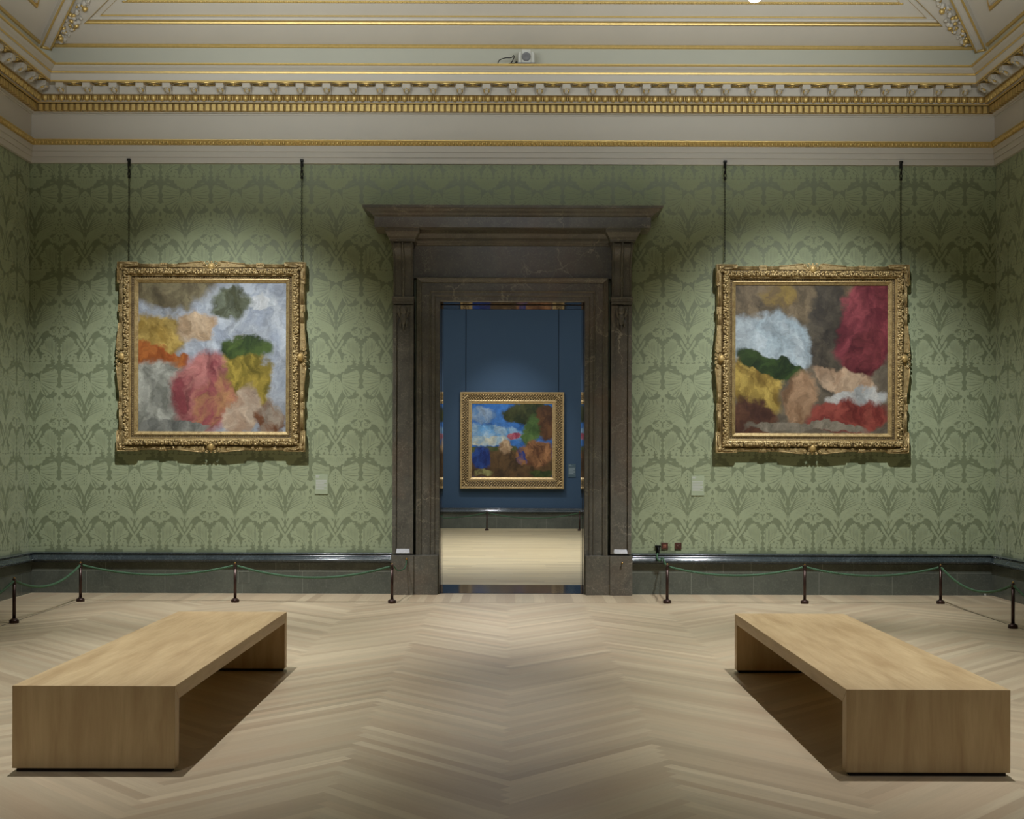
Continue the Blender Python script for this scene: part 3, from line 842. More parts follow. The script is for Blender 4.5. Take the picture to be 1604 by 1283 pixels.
def stud(nm, x, z, lab):
    m = MB(); m.lathe([(.012, 0), (.012, .006), (.006, .012), (.006, .022), (.014, .028), (.012, .038), (.004, .042)], (0, 0, 0), 12, 0, 'Y')
    o = m.build(nm, 'brass'); o.location = (x, YB - .19, z); tag(o, lab, 'hook')
stud('wall_hook', 1.375, .405, 'small brass stud hook on the right plinth block of the doorway')

# ---------------------------------------------------------------- blue room
mb = MB(); mb.box(-8.4, 8.4, YFAR, YFAR + .2, 0, 7); struct(mb.build('wall_far', 'blue_wall'), 'plain blue end wall seen through the doorway')
mb = MB(); mb.box(-8.4, -8.2, YA, YFAR, 0, 7); struct(mb.build('wall_far_left', 'blue_wall'))
mb = MB(); mb.box(8.2, 8.4, YA, YFAR, 0, 7); struct(mb.build('wall_far_right', 'blue_wall'))
mb = MB(); mb.box(-8.4, 8.4, YA, YFAR + .2, 7, 7.2); struct(mb.build('ceiling', 'cream_paint'), 'flat ceiling of the blue room')

# ---------------------------------------------------------------- paintings
S = srgb
painting('canvas_rose', (S(140, 150, 160), S(166, 172, 178)), [
    (.30, .98, .40, .16, 0, .6, S(92, 84, 62), S(120, 112, 84)),
    (.75, .75, .42, .30, 10, .5, S(150, 160, 172), S(176, 184, 190)),
    (.78, .86, .16, .04, -5, .7, S(196, 200, 200), S(176, 184, 188)),
    (.10, .62, .22, .16, 30, .5, S(136, 112, 52), S(176, 152, 84)),
    (.12, .50, .20, .09, -15, .4, S(140, 74, 34), S(166, 100, 50)),
    (.40, .72, .15, .10, 25, .6, S(190, 168, 138), S(160, 136, 106)),
    (.12, .22, .26, .26, 0, .35, S(122, 124, 114), S(176, 178, 166)),
    (.48, .26, .25, .30, -25, .45, S(130, 66, 70), S(178, 118, 112)),
    (.52, .20, .12, .22, -30, .6, S(176, 130, 92), S(150, 84, 84)),
    (.74, .40, .14, .26, 15, .45, S(104, 94, 34), S(170, 150, 66)),
    (.72, .58, .16, .08, -10, .5, S(44, 62, 30), S(72, 92, 44)),
    (.62, .88, .12, .10, 0, .7, S(66, 70, 46), S(110, 118, 98)),
    (.70, .14, .10, .18, -20, .5, S(190, 172, 150), S(164, 140, 118)),
    (.88, .10, .10, .14, 20, .5, S(150, 138, 122), S(110, 72, 48)),
    (.20, .02, .30, .06, 0, .4, S(104, 106, 100), S(132, 134, 126)),
])
painting('canvas_crimson', (S(88, 80, 68), S(112, 104, 88)), [
    (.35, .92, .50, .18, 0, .4, S(84, 74, 56), S(118, 104, 80)),
    (.30, .95, .12, .10, 0, .6, S(128, 108, 54), S(104, 88, 58)),
    (.22, .58, .32, .24, 5, .35, S(148, 164, 170), S(166, 178, 182)),
    (.62, .66, .14, .40, 0, .4, S(54, 50, 44), S(80, 74, 62)),
    (.88, .76, .20, .36, -12, .35, S(96, 40, 48), S(136, 66, 72)),
    (.84, .50, .10, .22, -20, .6, S(112, 52, 56), S(76, 30, 36)),
    (.14, .34, .16, .22, 20, .45, S(120, 98, 44), S(184, 160, 82)),
    (.26, .44, .26, .07, -28, .4, S(30, 46, 24), S(52, 72, 34)),
    (.42, .22, .10, .18, -10, .6, S(164, 134, 104), S(126, 98, 72)),
    (.72, .34, .22, .09, -22, .5, S(186, 162, 134), S(158, 132, 106)),
    (.80, .24, .20, .06, 5, .5, S(158, 162, 160), S(184, 184, 178)),
    (.74, .12, .26, .12, 8, .4, S(104, 44, 40), S(142, 72, 62)),
    (.10, .10, .16, .14, 0, .5, S(70, 46, 38), S(96, 66, 50)),
    (.45, .04, .40, .04, 0, .4, S(110, 104, 90), S(134, 126, 110)),
])
painting('canvas_sky', (S(40, 92, 160), S(66, 120, 186)), [
    (.12, .86, .16, .12, 0, .6, S(140, 160, 180), S(96, 132, 172)),
    (.30, .62, .40, .10, -5, .6, S(150, 178, 198), S(96, 150, 196)),
    (.18, .50, .26, .07, 0, .6, S(196, 196, 176), S(150, 176, 190)),
    (.72, .88, .34, .14, 0, .4, S(38, 48, 24), S(66, 70, 36)),
    (.92, .74, .16, .24, 0, .4, S(70, 46, 30), S(98, 66, 40)),
    (.74, .62, .10, .22, 0, .6, S(62, 88, 44), S(86, 112, 58)),
    (.30, .36, .40, .06, 0, .4, S(64, 80, 44), S(88, 92, 54)),
    (.50, .14, .64, .22, 0, .35, S(66, 50, 32), S(98, 74, 46)),
    (.78, .32, .24, .16, 10, .5, S(96, 62, 40), S(158, 112, 74)),
    (.12, .26, .11, .16, -15, .5, S(24, 44, 104), S(44, 76, 146)),
    (.52, .58, .12, .05, 15, .5, S(150, 62, 84), S(182, 110, 118)),
    (.60, .28, .07, .12, 0, .5, S(30, 58, 124), S(150, 104, 60)),
    (.40, .40, .08, .10, 10, .6, S(186, 158, 124), S(140, 110, 78)),
    (.14, .06, .12, .05, 0, .5, S(150, 146, 92), S(112, 104, 64)),
    (.86, .06, .16, .07, 0, .5, S(44, 58, 26), S(70, 80, 36)),
], .18)

def ornate_frame(root, iw, ih, gm='old_gilt'):
    """iw, ih: sight size. local x right, z up, -y towards the room, y=0 at the wall."""
    OW_ = .236
    hw, hh = iw / 2 + OW_, ih / 2 + OW_; zc_ = hh + .02
    def ring(o, h): return [(-hw + o, -h, zc_ - hh + o), (hw - o, -h, zc_ - hh + o), (hw - o, -h, zc_ + hh - o), (-hw + o, -h, zc_ + hh - o)]
    m = MB()
    pr = [(0, 0), (0, .05), (.012, .066), (.03, .07), (.052, .06), (.058, .075), (.064, .09), (.08, .098), (.122, .098), (.136, .09), (.142, .078), (.150, .082), (.158, .076), (.16, .058), (.186, .054), (.19, .066), (.198, .068), (.204, .06), (.228, .042), (.236, .036), (.236, .012)]
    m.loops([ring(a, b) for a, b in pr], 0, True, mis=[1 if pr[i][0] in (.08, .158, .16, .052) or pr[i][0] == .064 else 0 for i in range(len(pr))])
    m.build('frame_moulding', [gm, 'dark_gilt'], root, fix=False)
    # four sides: s along, e outward from the outer base edge, h height off the wall
    sides = []
    for k in range(4):
        a = [0, PI / 2, PI, 3 * PI / 2][k]
        half_len = hw if k % 2 == 0 else hh; dist = hh if k % 2 == 0 else hw
        def mp(s, e, h, a=a, dist=dist):
            # side 0 is the bottom edge: outward is -z
            u, v = s, -(dist + e)
            return (u * math.cos(a) - v * math.sin(a), -h, zc_ + u * math.sin(a) + v * math.cos(a))
        sides.append((mp, half_len))
    bead = MB(); gar = MB(); random.seed(3)
    for mp, hl in sides:
        # beaded sight row
        s = -hl + .19
        while s < hl - .19:
            bead.ell(mp(s, -.173, .058), (.0075, .0075, .0075), 6, 4); s += .0215
        # garland of leaves and fruit
        s = -hl + .09
        while s < hl - .09:
            for r in range(3):
                e = -.10 + (r - 1) * .018 + random.uniform(-.008, .008)
                rr = random.uniform(.014, .025)
                c = mp(s + random.uniform(-.01, .01), e, .10 + random.uniform(0, .016))
                gar.ell(c, (rr, rr * .6, rr * random.uniform(.5, .9)), 6, 4, 0, Matrix.Rotation(random.random() * PI, 3, 'Y'))
            s += .027
        # outer strapwork
        strap = MB()
        def slab(poly, h0, h1, mb_=strap): mb_.prism(poly, h0, h1, lambda a, b, d: mp(a, b, d))
        for sg in (-1, 1):
            # swelling towards the middle, ending in a volute
            P = [(sg * x, y) for x, y in ((.085, -.05), (.085, .012), (.10, .026), (.13, .028), (.18, .024), (.25, .016), (.33, .006), (.42, .002), (.42, -.045))]
            slab(P, .03, .086)
            strap.tube([mp(sg * x, y, .088) for x, y in ((.12, .024), (.18, .020), (.25, .012), (.33, .003), (.42, -.002))], .0075, 6)
            vol = [(sg * (.10 + .027 * math.cos(a) * (1 - a / 15)), -.004 + .027 * math.sin(a) * (1 - a / 15)) for a in [PI * .5 - 0 + k * .42 for k in range(24)]]
            strap.tube([mp(x, y, .09) for x, y in vol], .007, 6)
            strap.ell(mp(sg * .10, -.004, .088), (.012, .012, .012), 8, 5)
            vol = [(sg * (.205 + .016 * math.cos(a) * (1 - a / 14)), -.012 + .016 * math.sin(a) * (1 - a / 14)) for a in [k * .45 for k in range(20)]]
            strap.tube([mp(x, y, .086) for x, y in vol], .005, 5)
            # reeded strip and clasp
            xm = hl * .52
            for r_ in range(3): strap.tube([mp(sg * x, -.012 - r_ * .014, .078) for x in (.42, xm - .04)], .006, 5)
            slab([(sg * (xm - .045), -.05), (sg * (xm - .045), .008), (sg * (xm + .045), .008), (sg * (xm + .045), -.05)], .03, .08)
            for r_ in range(3):
                strap.ell(mp(sg * (xm - .025 + r_ * .025), -.014, .082), (.011, .012, .02), 7, 5)
            for r_ in range(3): strap.tube([mp(sg * x, -.012 - r_ * .014, .076) for x in (xm + .05, hl - .25)], .006, 5)
        strap.build('strapwork', gm, root)
    bead.build('bead_row', gm, root); gar.build('leaf_garland', gm, root)
    # corners
    for cx, cz in ((-1, -1), (1, -1), (1, 1), (-1, 1)):
        m = MB()
        def mc_(a, b, d): return (cx * (hw + a), -d, zc_ + cz * (hh + b))
        Lc = .235
        poly = [(.018, .018), (-Lc, .018), (-Lc - .02, .004), (-Lc - .008, -.03), (-.09, -.05), (-.05, -.09), (-.03, -Lc - .008), (.004, -Lc - .02), (.018, -Lc)]
        m.prism(poly, .02, .094, mc_)
        m.tube([mc_(-Lc, .012, .096), mc_(-.02, .012, .098), mc_(.008, .008, .1), mc_(.012, -.02, .098), mc_(.012, -Lc, .096)], .007, 6)
        m.tube([mc_(-.20, -.012, .098), mc_(-.10, -.006, .104), mc_(-.05, -.03, .106), mc_(-.09, -.045, .102)], .008, 6)
        m.tube([mc_(-.012, -.20, .098), mc_(-.006, -.10, .104), mc_(-.03, -.05, .106), mc_(-.045, -.09, .102)], .008, 6)
        for k, (a, b) in enumerate(((-.2, -.018), (-.018, -.2))):
            m.tube([mc_(a + .02 * math.cos(t) * (1 - t / 14), b + .02 * math.sin(t) * (1 - t / 14), .1) for t in [i * .5 for i in range(20)]], .005, 5)
        m.ell(mc_(-.03, -.03, .095), (.03, .02, .03), 10, 6)
        for k in range(4):
            m.ell(mc_(-.075 - .02 * k, -.075 - .016 * k, .1), (.022, .014, .016), 8, 5, 0, Matrix.Rotation(-cx * cz * R(45), 3, 'Y'))
        m.build('corner_ornament', gm, root)
    # middle cartouches
    for mp, hl in sides:
        m = MB()
        m.ell(mp(0, -.045, .07), (.058, .034, .058), 14, 8)
        for k in range(12):
            a = 2 * PI * k / 12
            m.ell(mp(.05 * math.cos(a), -.045 + .054 * math.sin(a), .085), (.012, .012, .012), 7, 5)
        m.tube([mp(.04 * math.cos(2 * PI * k / 20), -.045 + .044 * math.sin(2 * PI * k / 20), .096) for k in range(20)], .008, 6, 0, True)
        for sg in (-1, 1):
            m.tube([mp(sg * (.05 + .018 * math.cos(t) * (1 - t / 14)), .016 + .018 * math.sin(t) * (1 - t / 14), .085) for t in [i * .5 for i in range(18)]], .006, 5)
        m.ell(mp(0, .022, .08), (.016, .014, .016), 8, 5)
        c = m.build('cartouche', gm, root)
        b = MB(); b.ell(mp(0, -.045, .10), (.040, .024, .044), 14, 8); b.build('oval_boss', 'boss_gilt', c)
    return zc_
def canvas(root, iw, ih, zc_, y, mat):
    m = MB(); x = iw / 2 + .004; z = ih / 2 + .004
    m.box(-x, x, y, y + .018, zc_ - z, zc_ + z)
    m.uv = []
    for f in m.f: m.uv.append([((m.v[i][0] + x) / (2 * x), (m.v[i][2] - zc_ + z) / (2 * z)) for i in f])
    return m.build('canvas', mat, root, fix=False)

def hung_picture(cx, cz, iw, ih, mat, label):
    hh = ih / 2 + .236 + .02
    r = tag(empty('framed_painting', (cx, YB - .028, cz - hh)), label, 'painting', None)
    z = ornate_frame(r, iw, ih); canvas(r, iw, ih, z, -.028, mat)
    m = MB(); m.box(-iw / 2, iw / 2, .0, .026, z - ih / 2, z + ih / 2); m.build('backing_board', 'shadow_gap', r)
    return r
LPX, RPX = -3.776, 3.765
hung_picture(LPX, 2.97, 1.856, 1.87, 'canvas_rose', 'framed painting in rose, olive and grey blue left of the doorway')
hung_picture(RPX, 2.965, 1.915, 1.86, 'canvas_crimson', 'framed painting with a crimson area and a pale blue area right of the doorway')

# far painting, with a broad carved frame
FX, FZ = 0.0, 2.20
r = tag(empty('framed_painting', (FX, YFAR - .02, FZ - 1.21)), 'bright blue painting in a broad carved gold frame on the blue wall', 'painting')
fw, fh = 1.30, 1.21
iw, ih = 2.01, 1.82
m = MB()
def fring(o, h, oz=None): return [(-fw + o, -h, o * .98), (fw - o, -h, o * .98), (fw - o, -h, 2 * fh - o * .98), (-fw + o, -h, 2 * fh - o * .98)]
pr = [(0, 0), (0, .10), (.012, .118), (.035, .118), (.045, .105), (.06, .10), (.21, .075), (.225, .082), (.245, .08), (.255, .06), (.295, .045), (.297, .02)]
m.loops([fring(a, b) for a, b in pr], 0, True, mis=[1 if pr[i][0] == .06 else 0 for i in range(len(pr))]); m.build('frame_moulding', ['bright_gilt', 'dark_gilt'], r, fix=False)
m = MB(); random.seed(8)
for k in range(4):
    L = fw if k % 2 == 0 else fh
    s = -L + .05
    while s < L - .05:
        for row in range(4):
            o_ = .075 + row * .037
            if abs(s) > L - o_ + .02: continue
            e = o_ + random.uniform(-.006, .006); ss = s + (row % 2) * .03
            x, z = (ss, e) if k == 0 else (fw - e, fh + ss) if k == 1 else (ss, 2 * fh - e) if k == 2 else (-fw + e, fh + ss)
            m.ell((x, -.108 + (o_ - .06) * .16, z), (.02, .016, .02), 6, 4, 0, Matrix.Rotation((R(50) if row % 2 else R(-50)) + random.uniform(-.2, .2), 3, 'Y') @ Matrix.Diagonal((1.4, 1, .6)))
        s += .066
for cx in (-1, 1):
    for cz in (-1, 1):
        for k in range(5):
            a = R(20 + k * 12.5 )
            m.ell((cx * (fw - .07 - .10 * math.cos(a) * 1.0), -.108, fh + cz * (fh - .07 - .10 * math.sin(a))), (.05, .012, .014), 8, 5, 0, Matrix.Rotation(cx * cz * a, 3, 'Y'))
m.build('leaf_carving', 'bright_gilt', r)
cv = canvas(r, iw, ih, fh, -.04, 'canvas_sky')
m = MB(); m.box(-1.0, 1.0, 0, .018, .3, 2.1); m.build('backing_board', 'shadow_gap', r)

# chains
def chain(x, y, ztop, zbot, label, hooked=True):
    r = tag(empty('picture_chain', (x, y, ztop)), label, 'chain', 'chains holding the two large paintings')
    m = MB()
    m.box(-.016, .016, -.028, -.004, -.075, -.006)
    m.tube([(0, -.02, -.01), (0, -.05, -.03), (0, -.055, -.08), (0, -.035, -.12), (0, -.012, -.13), (0, -.004, -.115)], .009, 8)
    m.box(-.02, .02, -.045, -.004, -.012, .012)
    m.build('hook', 'black_metal', r)
    m = MB()
    m.tube([(0, -.02, -.12), (0, -.02, -.155)], .015, 8); m.tube([(.016 * math.cos(a), -.02, -.175 + .022 * math.sin(a)) for a in [2 * PI * k / 12 for k in range(12)]], .006, 6, 0, True)
    m.lathe([(.006, -.235), (.016, -.228), (.018, -.21), (.012, -.197), (.006, -.19)], (0, -.02, 0), 10)
    m.build('swivel', 'black_metal', r)
    m = MB(); z = -.24; k = 0
    while z > zbot - ztop:
        pts = []
        for j in range(10):
            a = 2 * PI * j / 10; u = .0085 * math.cos(a); w = .021 * math.sin(a)
            pts.append((u if k % 2 == 0 else 0, -.02 + (0 if k % 2 == 0 else u), z - .018 + w))
        m.tube(pts, .0032, 5, 0, True); z -= .034; k += 1
    m.build('chain_links', 'black_metal', r)
zt = Z(250, .05)
for x, zb, lab in ((-4.83, 4.215, 'black picture chain at the left of the rose and grey painting'), (-2.655, 4.215, 'black picture chain at the right of the rose and grey painting'),
                   (2.67, 4.215, 'black picture chain at the left of the crimson painting'), (4.885, 4.215, 'black picture chain at the right of the crimson painting')):
    chain(x, YB - .035, zt - .02, zb, lab)
for x, lab in ((-1.16, 'thin dark hanging wire at the left above the blue painting'), (1.16, 'thin dark hanging wire at the right above the blue painting')):
    m = MB(); m.tube([(0, 0, 0), (0, 0, 4.6 - 0.0)], .006, 6); m.box(-.02, .02, -.03, .012, 4.55, 4.61)
    o = m.build('hanging_wire', 'black_metal'); o.location = (x, YFAR - .015, 2.2 + 1.2 - .02); tag(o, lab, 'wire', 'wires of the far painting')

# ---------------------------------------------------------------- labels and sockets
def wall_label(x, y, z, w, h, board, text, lab, far=False):
    m = MB(); m.box(-w / 2, w / 2, -.012, 0, -h / 2, h / 2)
    o = m.build('wall_label', board, bevel=.001); o.location = (x, y, z); tag(o, lab, 'label')
    t = MB()
    rows = [(.44, .30), (.40, .22), (.345, .26)] if not far else [(.44, .3), (.37, .25), (.36, .5)]
    for zz, ww in rows: t.box(-w * .42, -w * .42 + w * ww, -.0128, -.011, h * zz - .004, h * zz + .003)
    for k in range(9): t.box(-w * .42, w * (.40 if k % 4 != 3 else .2), -.0128, -.011, h * (.20 - k * .055) - .0045, h * (.20 - k * .055) + .0035)
    t.build('text_lines', text, o)
wall_label(-2.405, YB, 1.375, .165, .25, 'label_board', 'label_text', 'small pale green caption panel at the lower right of the rose painting')
wall_label(2.345, YB, 1.37, .165, .25, 'label_board', 'label_text', 'small pale green caption panel at the lower left of the crimson painting')
wall_label(1.50, YFAR, 1.45, .19, .34, 'blue_label_board', 'blue_label_text', 'small caption panel on the blue wall right of the far painting', True)
def socket(x, z, lab, dots):
    m = MB(); m.box(-.043, .043, -.014, 0, -.043, .043); o = m.build('wall_socket', 'bakelite', bevel=.004); o.location = (x, YB, z); tag(o, lab, 'socket')
    k = MB()
    if dots:
        for i in (-1, 1):
            for j in (-1, 1): k.box(i * .011 - .008, i * .011 + .008, -.019, -.013, j * .011 - .008, j * .011 + .008)
        k.build('rocker_switches', 'bakelite_key', o, bevel=.002)
    else:
        k.box(-.02, .016, -.02, -.013, -.022, .012); k.box(.004, .022, -.024, -.013, .008, .024); k.build('plug', 'bakelite', o, bevel=.004)
socket(1.93, .607, 'brown square wall plate with four pale rocker switches above the right plinth', True)
socket(2.10, .607, 'brown square wall plate with a dark plug, right of the switch plate', False)

# ---------------------------------------------------------------- benches
def bench(cx, y0, y1, label):
    L = y1 - y0; W = .868; H = .46; g0 = .02; th = .083; tk = .08
    r = tag(empty('bench', (cx, (y0 + y1) / 2, 0)), label, 'bench', 'wooden benches in the green room')
    def part(nm, x0, x1, a0, a1, z0, z1, axis):
        m = MB(); m.box(x0, x1, a0, a1, z0, z1); m.uv = []
        if nm == 'seat':      # mitred into the end panels
            m.v = [(x, y - math.copysign(th, y), z) if z < H - .01 else (x, y, z) for x, y, z in m.v]
        else:
            m.v = [(x, y, H - tk) if z > .1 and abs(y) < L / 2 - .01 else (x, y, z) for x, y, z in m.v]
        off = random.random() * 9
        for f in m.f:
            ps = [Vector(m.v[i]) for i in f]; nrm = (ps[1] - ps[0]).cross(ps[2] - ps[1])
            fl = []
            for p in ps:
                if axis == 'Y': u, v = p.y, (p.x if abs(nrm.x) < 1e-6 else p.z)
                else: u, v = p.z, (p.x if abs(nrm.x) < 1e-6 else p.y)
                if axis == 'Z' and abs(nrm.z) > 1e-6: u, v = p.y, p.x
                fl.append((u + off, v + off))
            m.uv.append(fl)
        return m.build(nm, 'bench_oak', r, fix=False, bevel=.0025)
    part('seat', -W / 2, W / 2, -L / 2, L / 2, H - tk, H, 'Y')
    part('end_panel', -W / 2, W / 2, -L / 2, -L / 2 + th, g0, H - .0004, 'Z')
    part('end_panel', -W / 2, W / 2, L / 2 - th, L / 2, g0, H - .0004, 'Z')
    for s in (-1, 1):
        m = MB(); yc = s * (L / 2 - th / 2); m.box(-W / 2 + .02, W / 2 - .02, yc - .03, yc + .03, 0, g0 + .001); m.build('recessed_foot', 'shadow_gap', r)
bench(-2.228, 6.40, 9.58, 'low oak bench in front of the rose painting, on the left')
bench(2.212, 6.36, 9.56, 'low oak bench in front of the crimson painting, on the right')

# ---------------------------------------------------------------- rope barriers
def stanchion(x, y, h=.455, label='', proto=[]):
    if not proto:
        r = empty('stanchion')
        m = MB(); m.lathe([(.046, 0), (.048, .004), (.048, .026), (.044, .034), (.034, .038), (.026, .046), (.018, .05)], n=24); m.build('base', 'bronze', r)
        m = MB(); m.lathe([(.0175, .048), (.0175, h - .055)], n=16); m.build('pole', 'bronze', r)
        m = MB(); m.lathe([(.0175, h - .055), (.021, h - .052), (.021, h - .045), (.016, h - .04), (.016, h - .012), (.02, h - .01), (.02, h - .005), (.012, h)], n=16); m.build('cap', 'bronze', r)
        m = MB(); m.ell((0, 0, h + .006), (.011, .011, .011), 10, 8); m.build('finial', 'brass', r)
        proto.append(r)
    else: r = copy_tree(proto[0])
    r.location = (x, y, 0)
    tag(r, label, 'stanchion', 'rope barrier posts')
    return r
SY = 14.15
posts = {
 'l3': (-5.085, 12.27, 'bronze rope post nearest the viewer at the left edge'),
 'l2': (-5.09, SY + .02, 'bronze rope post in the left corner, behind the left bench'),
 'l1': (-3.26, SY, 'bronze rope post below the rose painting'),
 'l0': (-1.405, SY - .05, 'bronze rope post beside the left side of the doorway'),
 'r0': (1.837, SY + .02, 'bronze rope post below the two wall sockets'),
 'r1': (3.46, SY + .02, 'bronze rope post below the crimson painting'),
 'r2': (5.075, SY + .05, 'bronze rope post in the right corner, behind the right bench'),
 'r3': (5.055, 12.10, 'bronze rope post nearest the viewer at the right edge'),
 'fa': (-.606, 29.15, 'distant rope post on the left in the blue room'),
 'fb': (1.646, 29.15, 'distant rope post on the right in the blue room'),
}
for k, (x, y, lab) in posts.items(): stanchion(x, y, label=lab)
extra = {'l4': (-5.085, 10.4), 'r4': (5.055, 10.2), 'fc': (-2.85, 29.15)}
for k, (x, y) in extra.items():
    if k[0] == 'f': continue
    stanchion(x, y, label='bronze rope post just outside the %s edge' % ('left' if x < 0 else 'right'))
posts.update({k: (v[0], v[1], '') for k, v in extra.items()})
def rope(a, b, sag, label, r=.0135, twist=True, pts=None):
    if pts is None:
        A = Vector(a); B = Vector(b); n = 60
        pts = [A.lerp(B, i / n) - Vector((0, 0, 4 * sag * (i / n) * (1 - i / n))) for i in range(n + 1)]
    else: pts = catmull(pts, 14)
    # three twisted strands
    ln = sum((pts[i + 1] - pts[i]).length for i in range(len(pts) - 1))
    # resample
    m = MB(); N_ = max(30, int(ln / .012)); q_ = []
    acc = 0; j = 0; seg = [(pts[i + 1] - pts[i]).length for i in range(len(pts) - 1)]
    for i in range(N_ + 1):
        s = ln * i / N_
        while j < len(seg) - 1 and acc + seg[j] < s: acc += seg[j]; j += 1
        q_.append(pts[j].lerp(pts[j + 1], min(1, (s - acc) / seg[j])))
    base = q_[0].copy()
    for st in range(3):
        P = []
        for i, p in enumerate(q_):
            t = (q_[min(i + 1, N_)] - q_[max(i - 1, 0)]).normalized()
            x = t.cross(Vector((0, 0, 1)));  x = x.normalized() if x.length > 1e-4 else Vector((1, 0, 0))
            y = x.cross(t); ang = 2 * PI * (ln * i / N_) / .085 + st * 2 * PI / 3
            P.append(p - base + (x * math.cos(ang) + y * math.sin(ang)) * r * .52)
        m.tube(P, r * .6, 5)
    o = m.build('barrier_rope', 'green_rope'); o.location = base
    return tag(o, label, 'rope', 'green barrier ropes')
def link(a, b, sag, label):
    za = .428
    A = Vector((posts[a][0], posts[a][1], za)); B = Vector((posts[b][0], posts[b][1], za))
    d = (B - A); d.z = 0; d.normalize()
    return rope(A + d * .026, B - d * .026, sag, label)
link('l1', 'l0', .135, 'green twisted rope running from below the rose painting to the doorway')
link('l2', 'l1', .11, 'green twisted rope below the left half of the rose painting')
link('l3', 'l2', .14, 'green rope along the left side wall')
link('l4', 'l3', .14, 'green rope leaving the picture at the left edge')
link('r0', 'r1', .10, 'green rope below the left half of the crimson painting')
link('r1', 'r2', .10, 'green rope below the right half of the crimson painting')
link('r2', 'r3', .16, 'green rope along the right side wall')
link('r3', 'r4', .16, 'green rope leaving the picture at the right edge')
link('fa', 'fb', .13, 'distant green rope between the two posts in the blue room')
link('fc', 'fa', .13, 'distant green rope leaving the left post of the blue room')
# rope end at the left door block
rope(None, None, 0, 'short green rope end hooked on the left plinth block of the doorway', .008, pts=[Vector((-1.382, SY - .03, .43)), Vector((-1.37, SY + .25, .36)), Vector((-1.33, SY + .6, .34)), Vector((-1.315, YB - .25, .38)), Vector((-1.31, YB - .214, .44))])
stud('wall_hook', -1.31, .452, 'small brass hook on the left plinth block of the doorway')
# hook and rope end on the right plinth
m = MB(); m.box(-.02, .02, -.02, 0, -.04, .05); m.tube([(0, -.015, .03), (0, -.06, .035), (0, -.085, .01), (0, -.08, -.03), (0, -.05, -.045)], .012, 8); m.box(-.035, .035, -.03, -.0, .035, .055)
o = m.build('rope_hook', 'black_metal'); o.location = (1.845, YB, .56); tag(o, 'black rope hook on the green wall above the right plinth', 'hook')
rope(None, None, 0, 'green rope end hanging from the black wall hook beside the sockets', .012, pts=[Vector((1.845, YB - .06, .525)), Vector((1.825, YB - .10, .50)), Vector((1.82, YB - .15, .46)), Vector((1.845, YB - .155, .43)), Vector((1.88, YB - .16, .47)), Vector((1.885, YB - .3, .44)), Vector((1.87, YB - .7, .40)), Vector((1.845, SY + .05, .428))])

# ---------------------------------------------------------------- loudspeaker and cable on the cornice
zl = Z(99.4, .515)
r = tag(empty('loudspeaker', (.16, YB - .42, zl)), 'small grey loudspeaker box on the cornice ledge above the doorway', 'loudspeaker')
LZ = .015
m = MB(); m.box(-.056, .056, -.08, .08, LZ, LZ + .165); m.build('body', 'white_plastic', r, bevel=.006)
for sg in (-1, 1):
    m = MB(); m.prism([(sg * .056, LZ), (sg * .10, LZ), (sg * .098, LZ + .11), (sg * .085, LZ + .145), (sg * .056, LZ + .15)], -.05, .07, lambda a, b, d: (a, d, b))
    m.build('side_bracket', 'white_plastic', r, bevel=.003)
m = MB(); m.lathe([(.054, 0), (.054, .01), (.05, .014), (.046, .008), (.03, .012), (.01, .014), (.002, .014)], (0, -.08, LZ + .072), 28, 0, 'Y'); m.build('round_grille', 'grey_plastic', r)
m = MB(); m.box(-.11, .11, -.09, .09, 0, LZ + .001); m.build('mounting_plate', 'grey_plastic', r)
m = MB()
B = Vector((.16, YB - .42, zl))
pts = [Vector((-.19, -.02, .01)), Vector((-.17, -.03, .06)), Vector((-.10, -.03, .088)), Vector((-.04, -.03, .09)), Vector((-.01, -.03, .10)), Vector((.005, -.03, .12)), Vector((.012, -.03, .10)), Vector((.0, -.03, .07)), Vector((-.02, -.03, .035)), Vector((-.06, -.03, .012))]
m.tube(catmull(pts, 6), .006, 7)
m.tube(catmull([Vector((-.06, -.03, .014)), Vector((-.02, -.04, .02)), Vector((.01, -.05, .012)), Vector((.034, -.05, .03))], 5), .007, 7)
m.ell((.04, -.05, .03), (.014, .014, .016), 8, 6)
o = m.build('cable', 'dark_plastic'); o.location = (0, YB - .42, zl); tag(o, 'black looped cable on the cornice beside the small loudspeaker', 'cable')

m = MB(); m.box(-.011, .011, -.012, 0, 0, .052); o = m.build('plastic_tab', 'white_plastic', bevel=.002); o.location = (5.955, YB - .06, 0)
tag(o, 'tiny white plastic tab at the foot of the plinth in the right corner', 'tab')

# spotlight at the top edge
SPX = Vector((378 / F * 11.5, 11.5, EYE + 722.5 / F * 11.5))
r = tag(empty('spotlight', SPX), 'glowing white spotlight at the very top edge, right of centre', 'spotlight')
m = MB(); m.lathe([(.062, .02), (.066, .05), (.066, .2), (.05, .24), (.02, .25)], n=20); m.build('housing', 'black_metal', r)
m = MB(); m.ell((0, 0, .03), (.06, .06, .035), 16, 8)
n = N('lamp_glow'); n.set(color=(1, 1, 1, 1), emit=(1, .98, .94, 1), emit_s=14.0); M['lamp_glow'] = n.m
m.build('lens', 'lamp_glow', r)
m = MB(); m.tube([(0, 0, .24), (0, 0, 1.95)], .012, 8); m.build('drop_rod', 'black_metal', r)

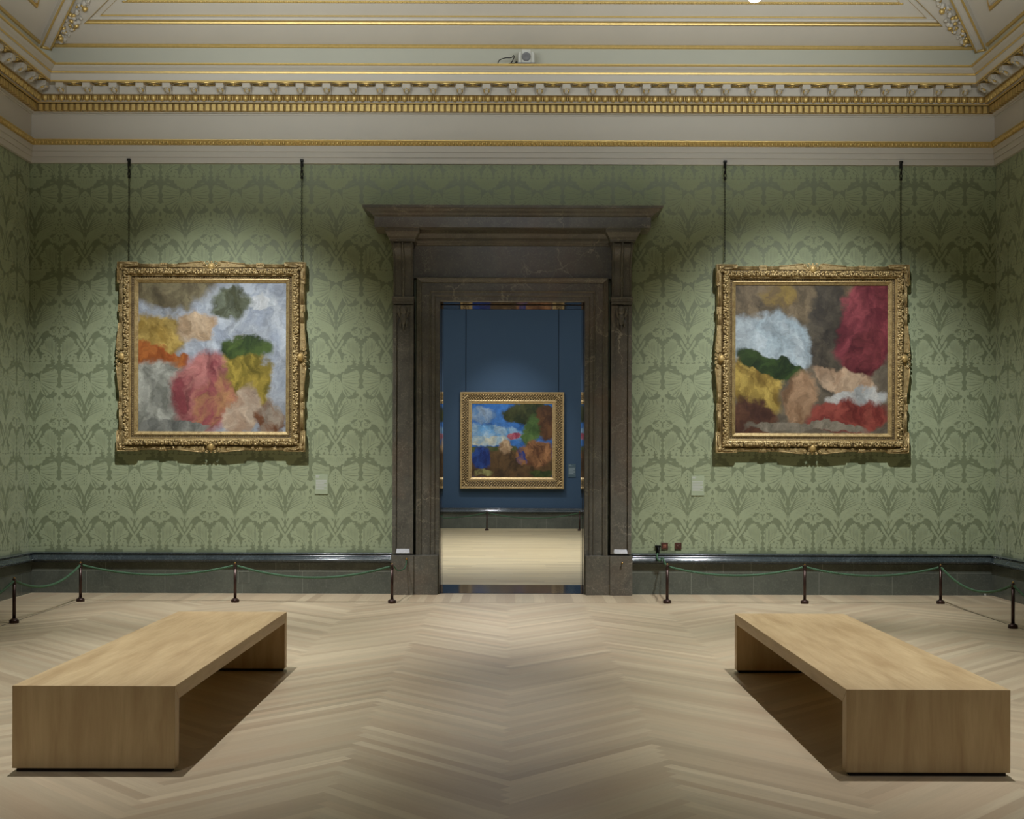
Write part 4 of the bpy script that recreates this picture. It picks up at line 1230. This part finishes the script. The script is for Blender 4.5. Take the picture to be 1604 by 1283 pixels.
# ---------------------------------------------------------------- lights
def spot(loc, target, power, angle, blend, radius, col=(1, .96, .88)):
    d = bpy.data.lights.new('spot', 'SPOT'); d.energy = power; d.spot_size = R(angle); d.spot_blend = blend; d.shadow_soft_size = radius; d.color = col
    o = bpy.data.objects.new('spot', d); C.objects.link(o); o.location = loc
    o.rotation_euler = (Vector(target) - Vector(loc)).to_track_quat('-Z', 'Y').to_euler(); return o
def area(loc, target, power, sx, sy, col=(1, .97, .92)):
    d = bpy.data.lights.new('area', 'AREA'); d.energy = power; d.shape = 'RECTANGLE'; d.size = sx; d.size_y = sy; d.color = col
    o = bpy.data.objects.new('area', d); C.objects.link(o); o.location = loc
    o.rotation_euler = (Vector(target) - Vector(loc)).to_track_quat('-Z', 'Y').to_euler(); return o
W_ = (.98, 1, 1.04)
for sx, px in ((-1, LPX), (1, RPX)):
    spot((sx * 3.3, 11.6, 6.4), (sx * 3.8, YB, 1.1), 1320, 66, 1.0, .03, W_)          # on the painting
    spot((sx * 2.85, 7.9, 7.6), (sx * 3.05, 8.2, 0), 1850, 54, .9, .025, W_)            # over the bench
    spot((sx * 3.6, 1.5, 7.2), (sx * 3.2, 3.4, 0), 460, 75, .9, .05, W_)
    spot((sx * 2.2, 11.4, 7.0), (sx * 2.0, 12.4, 0), 1450, 60, .9, .08, W_)
    up = area((sx * 2.75, 10.2, 5.98), (sx * 2.75, 10.2 + .90, 5.98 + .43), 58, 4.4, .25, (.95, 1, 1.0)); up.data.spread = R(90)   # added fill lamp, no fixture; brightens the cove and cornice
area((0, 5.0, 8.6), (0, 5.0, 0), 300, 7.0, 12.0, (.97, 1, 1.04))                          # laylight
spot((0, 5.5, 6.9), (0, YB, 3.6), 170, 24, 1.0, .05, W_)                                # on the doorway
area((0, 22.5, 6.9), (0, 22.5, 0), 480, 9, 9, (.96, 1, 1.05))
spot((-.6, 26.6, 6.4), (0, YFAR, 1.9), 560, 44, 1.0, .05, W_)
spot((0, 21.5, 6.6), (0, 22.5, 0), 1250, 95, .9, .08, W_)

w = bpy.data.worlds.new('World'); bpy.context.scene.world = w; w.use_nodes = True
w.node_tree.nodes['Background'].inputs[0].default_value = (.02, .02, .02, 1)

# ---------------------------------------------------------------- camera
cd = bpy.data.cameras.new('Camera'); cam = bpy.data.objects.new('Camera', cd); C.objects.link(cam)
cd.sensor_fit = 'HORIZONTAL'; cd.sensor_width = 36; cd.lens = 36 * F / 1604; cd.shift_y = 82.5 / 1604; cd.clip_start = .1; cd.clip_end = 100
cam.location = (0, 0, EYE); cam.rotation_euler = (R(90), R(-.17), 0)
sc = bpy.context.scene; sc.camera = cam
sc.view_settings.view_transform = 'Standard'; sc.view_settings.look = 'None'; sc.view_settings.exposure = 0; sc.view_settings.gamma = 1; sc.view_settings.use_curve_mapping = False
sc.cycles.max_bounces = 8; sc.cycles.diffuse_bounces = 4; sc.cycles.glossy_bounces = 4
sc.cycles.use_denoising = True; sc.cycles.sample_clamp_indirect = 6
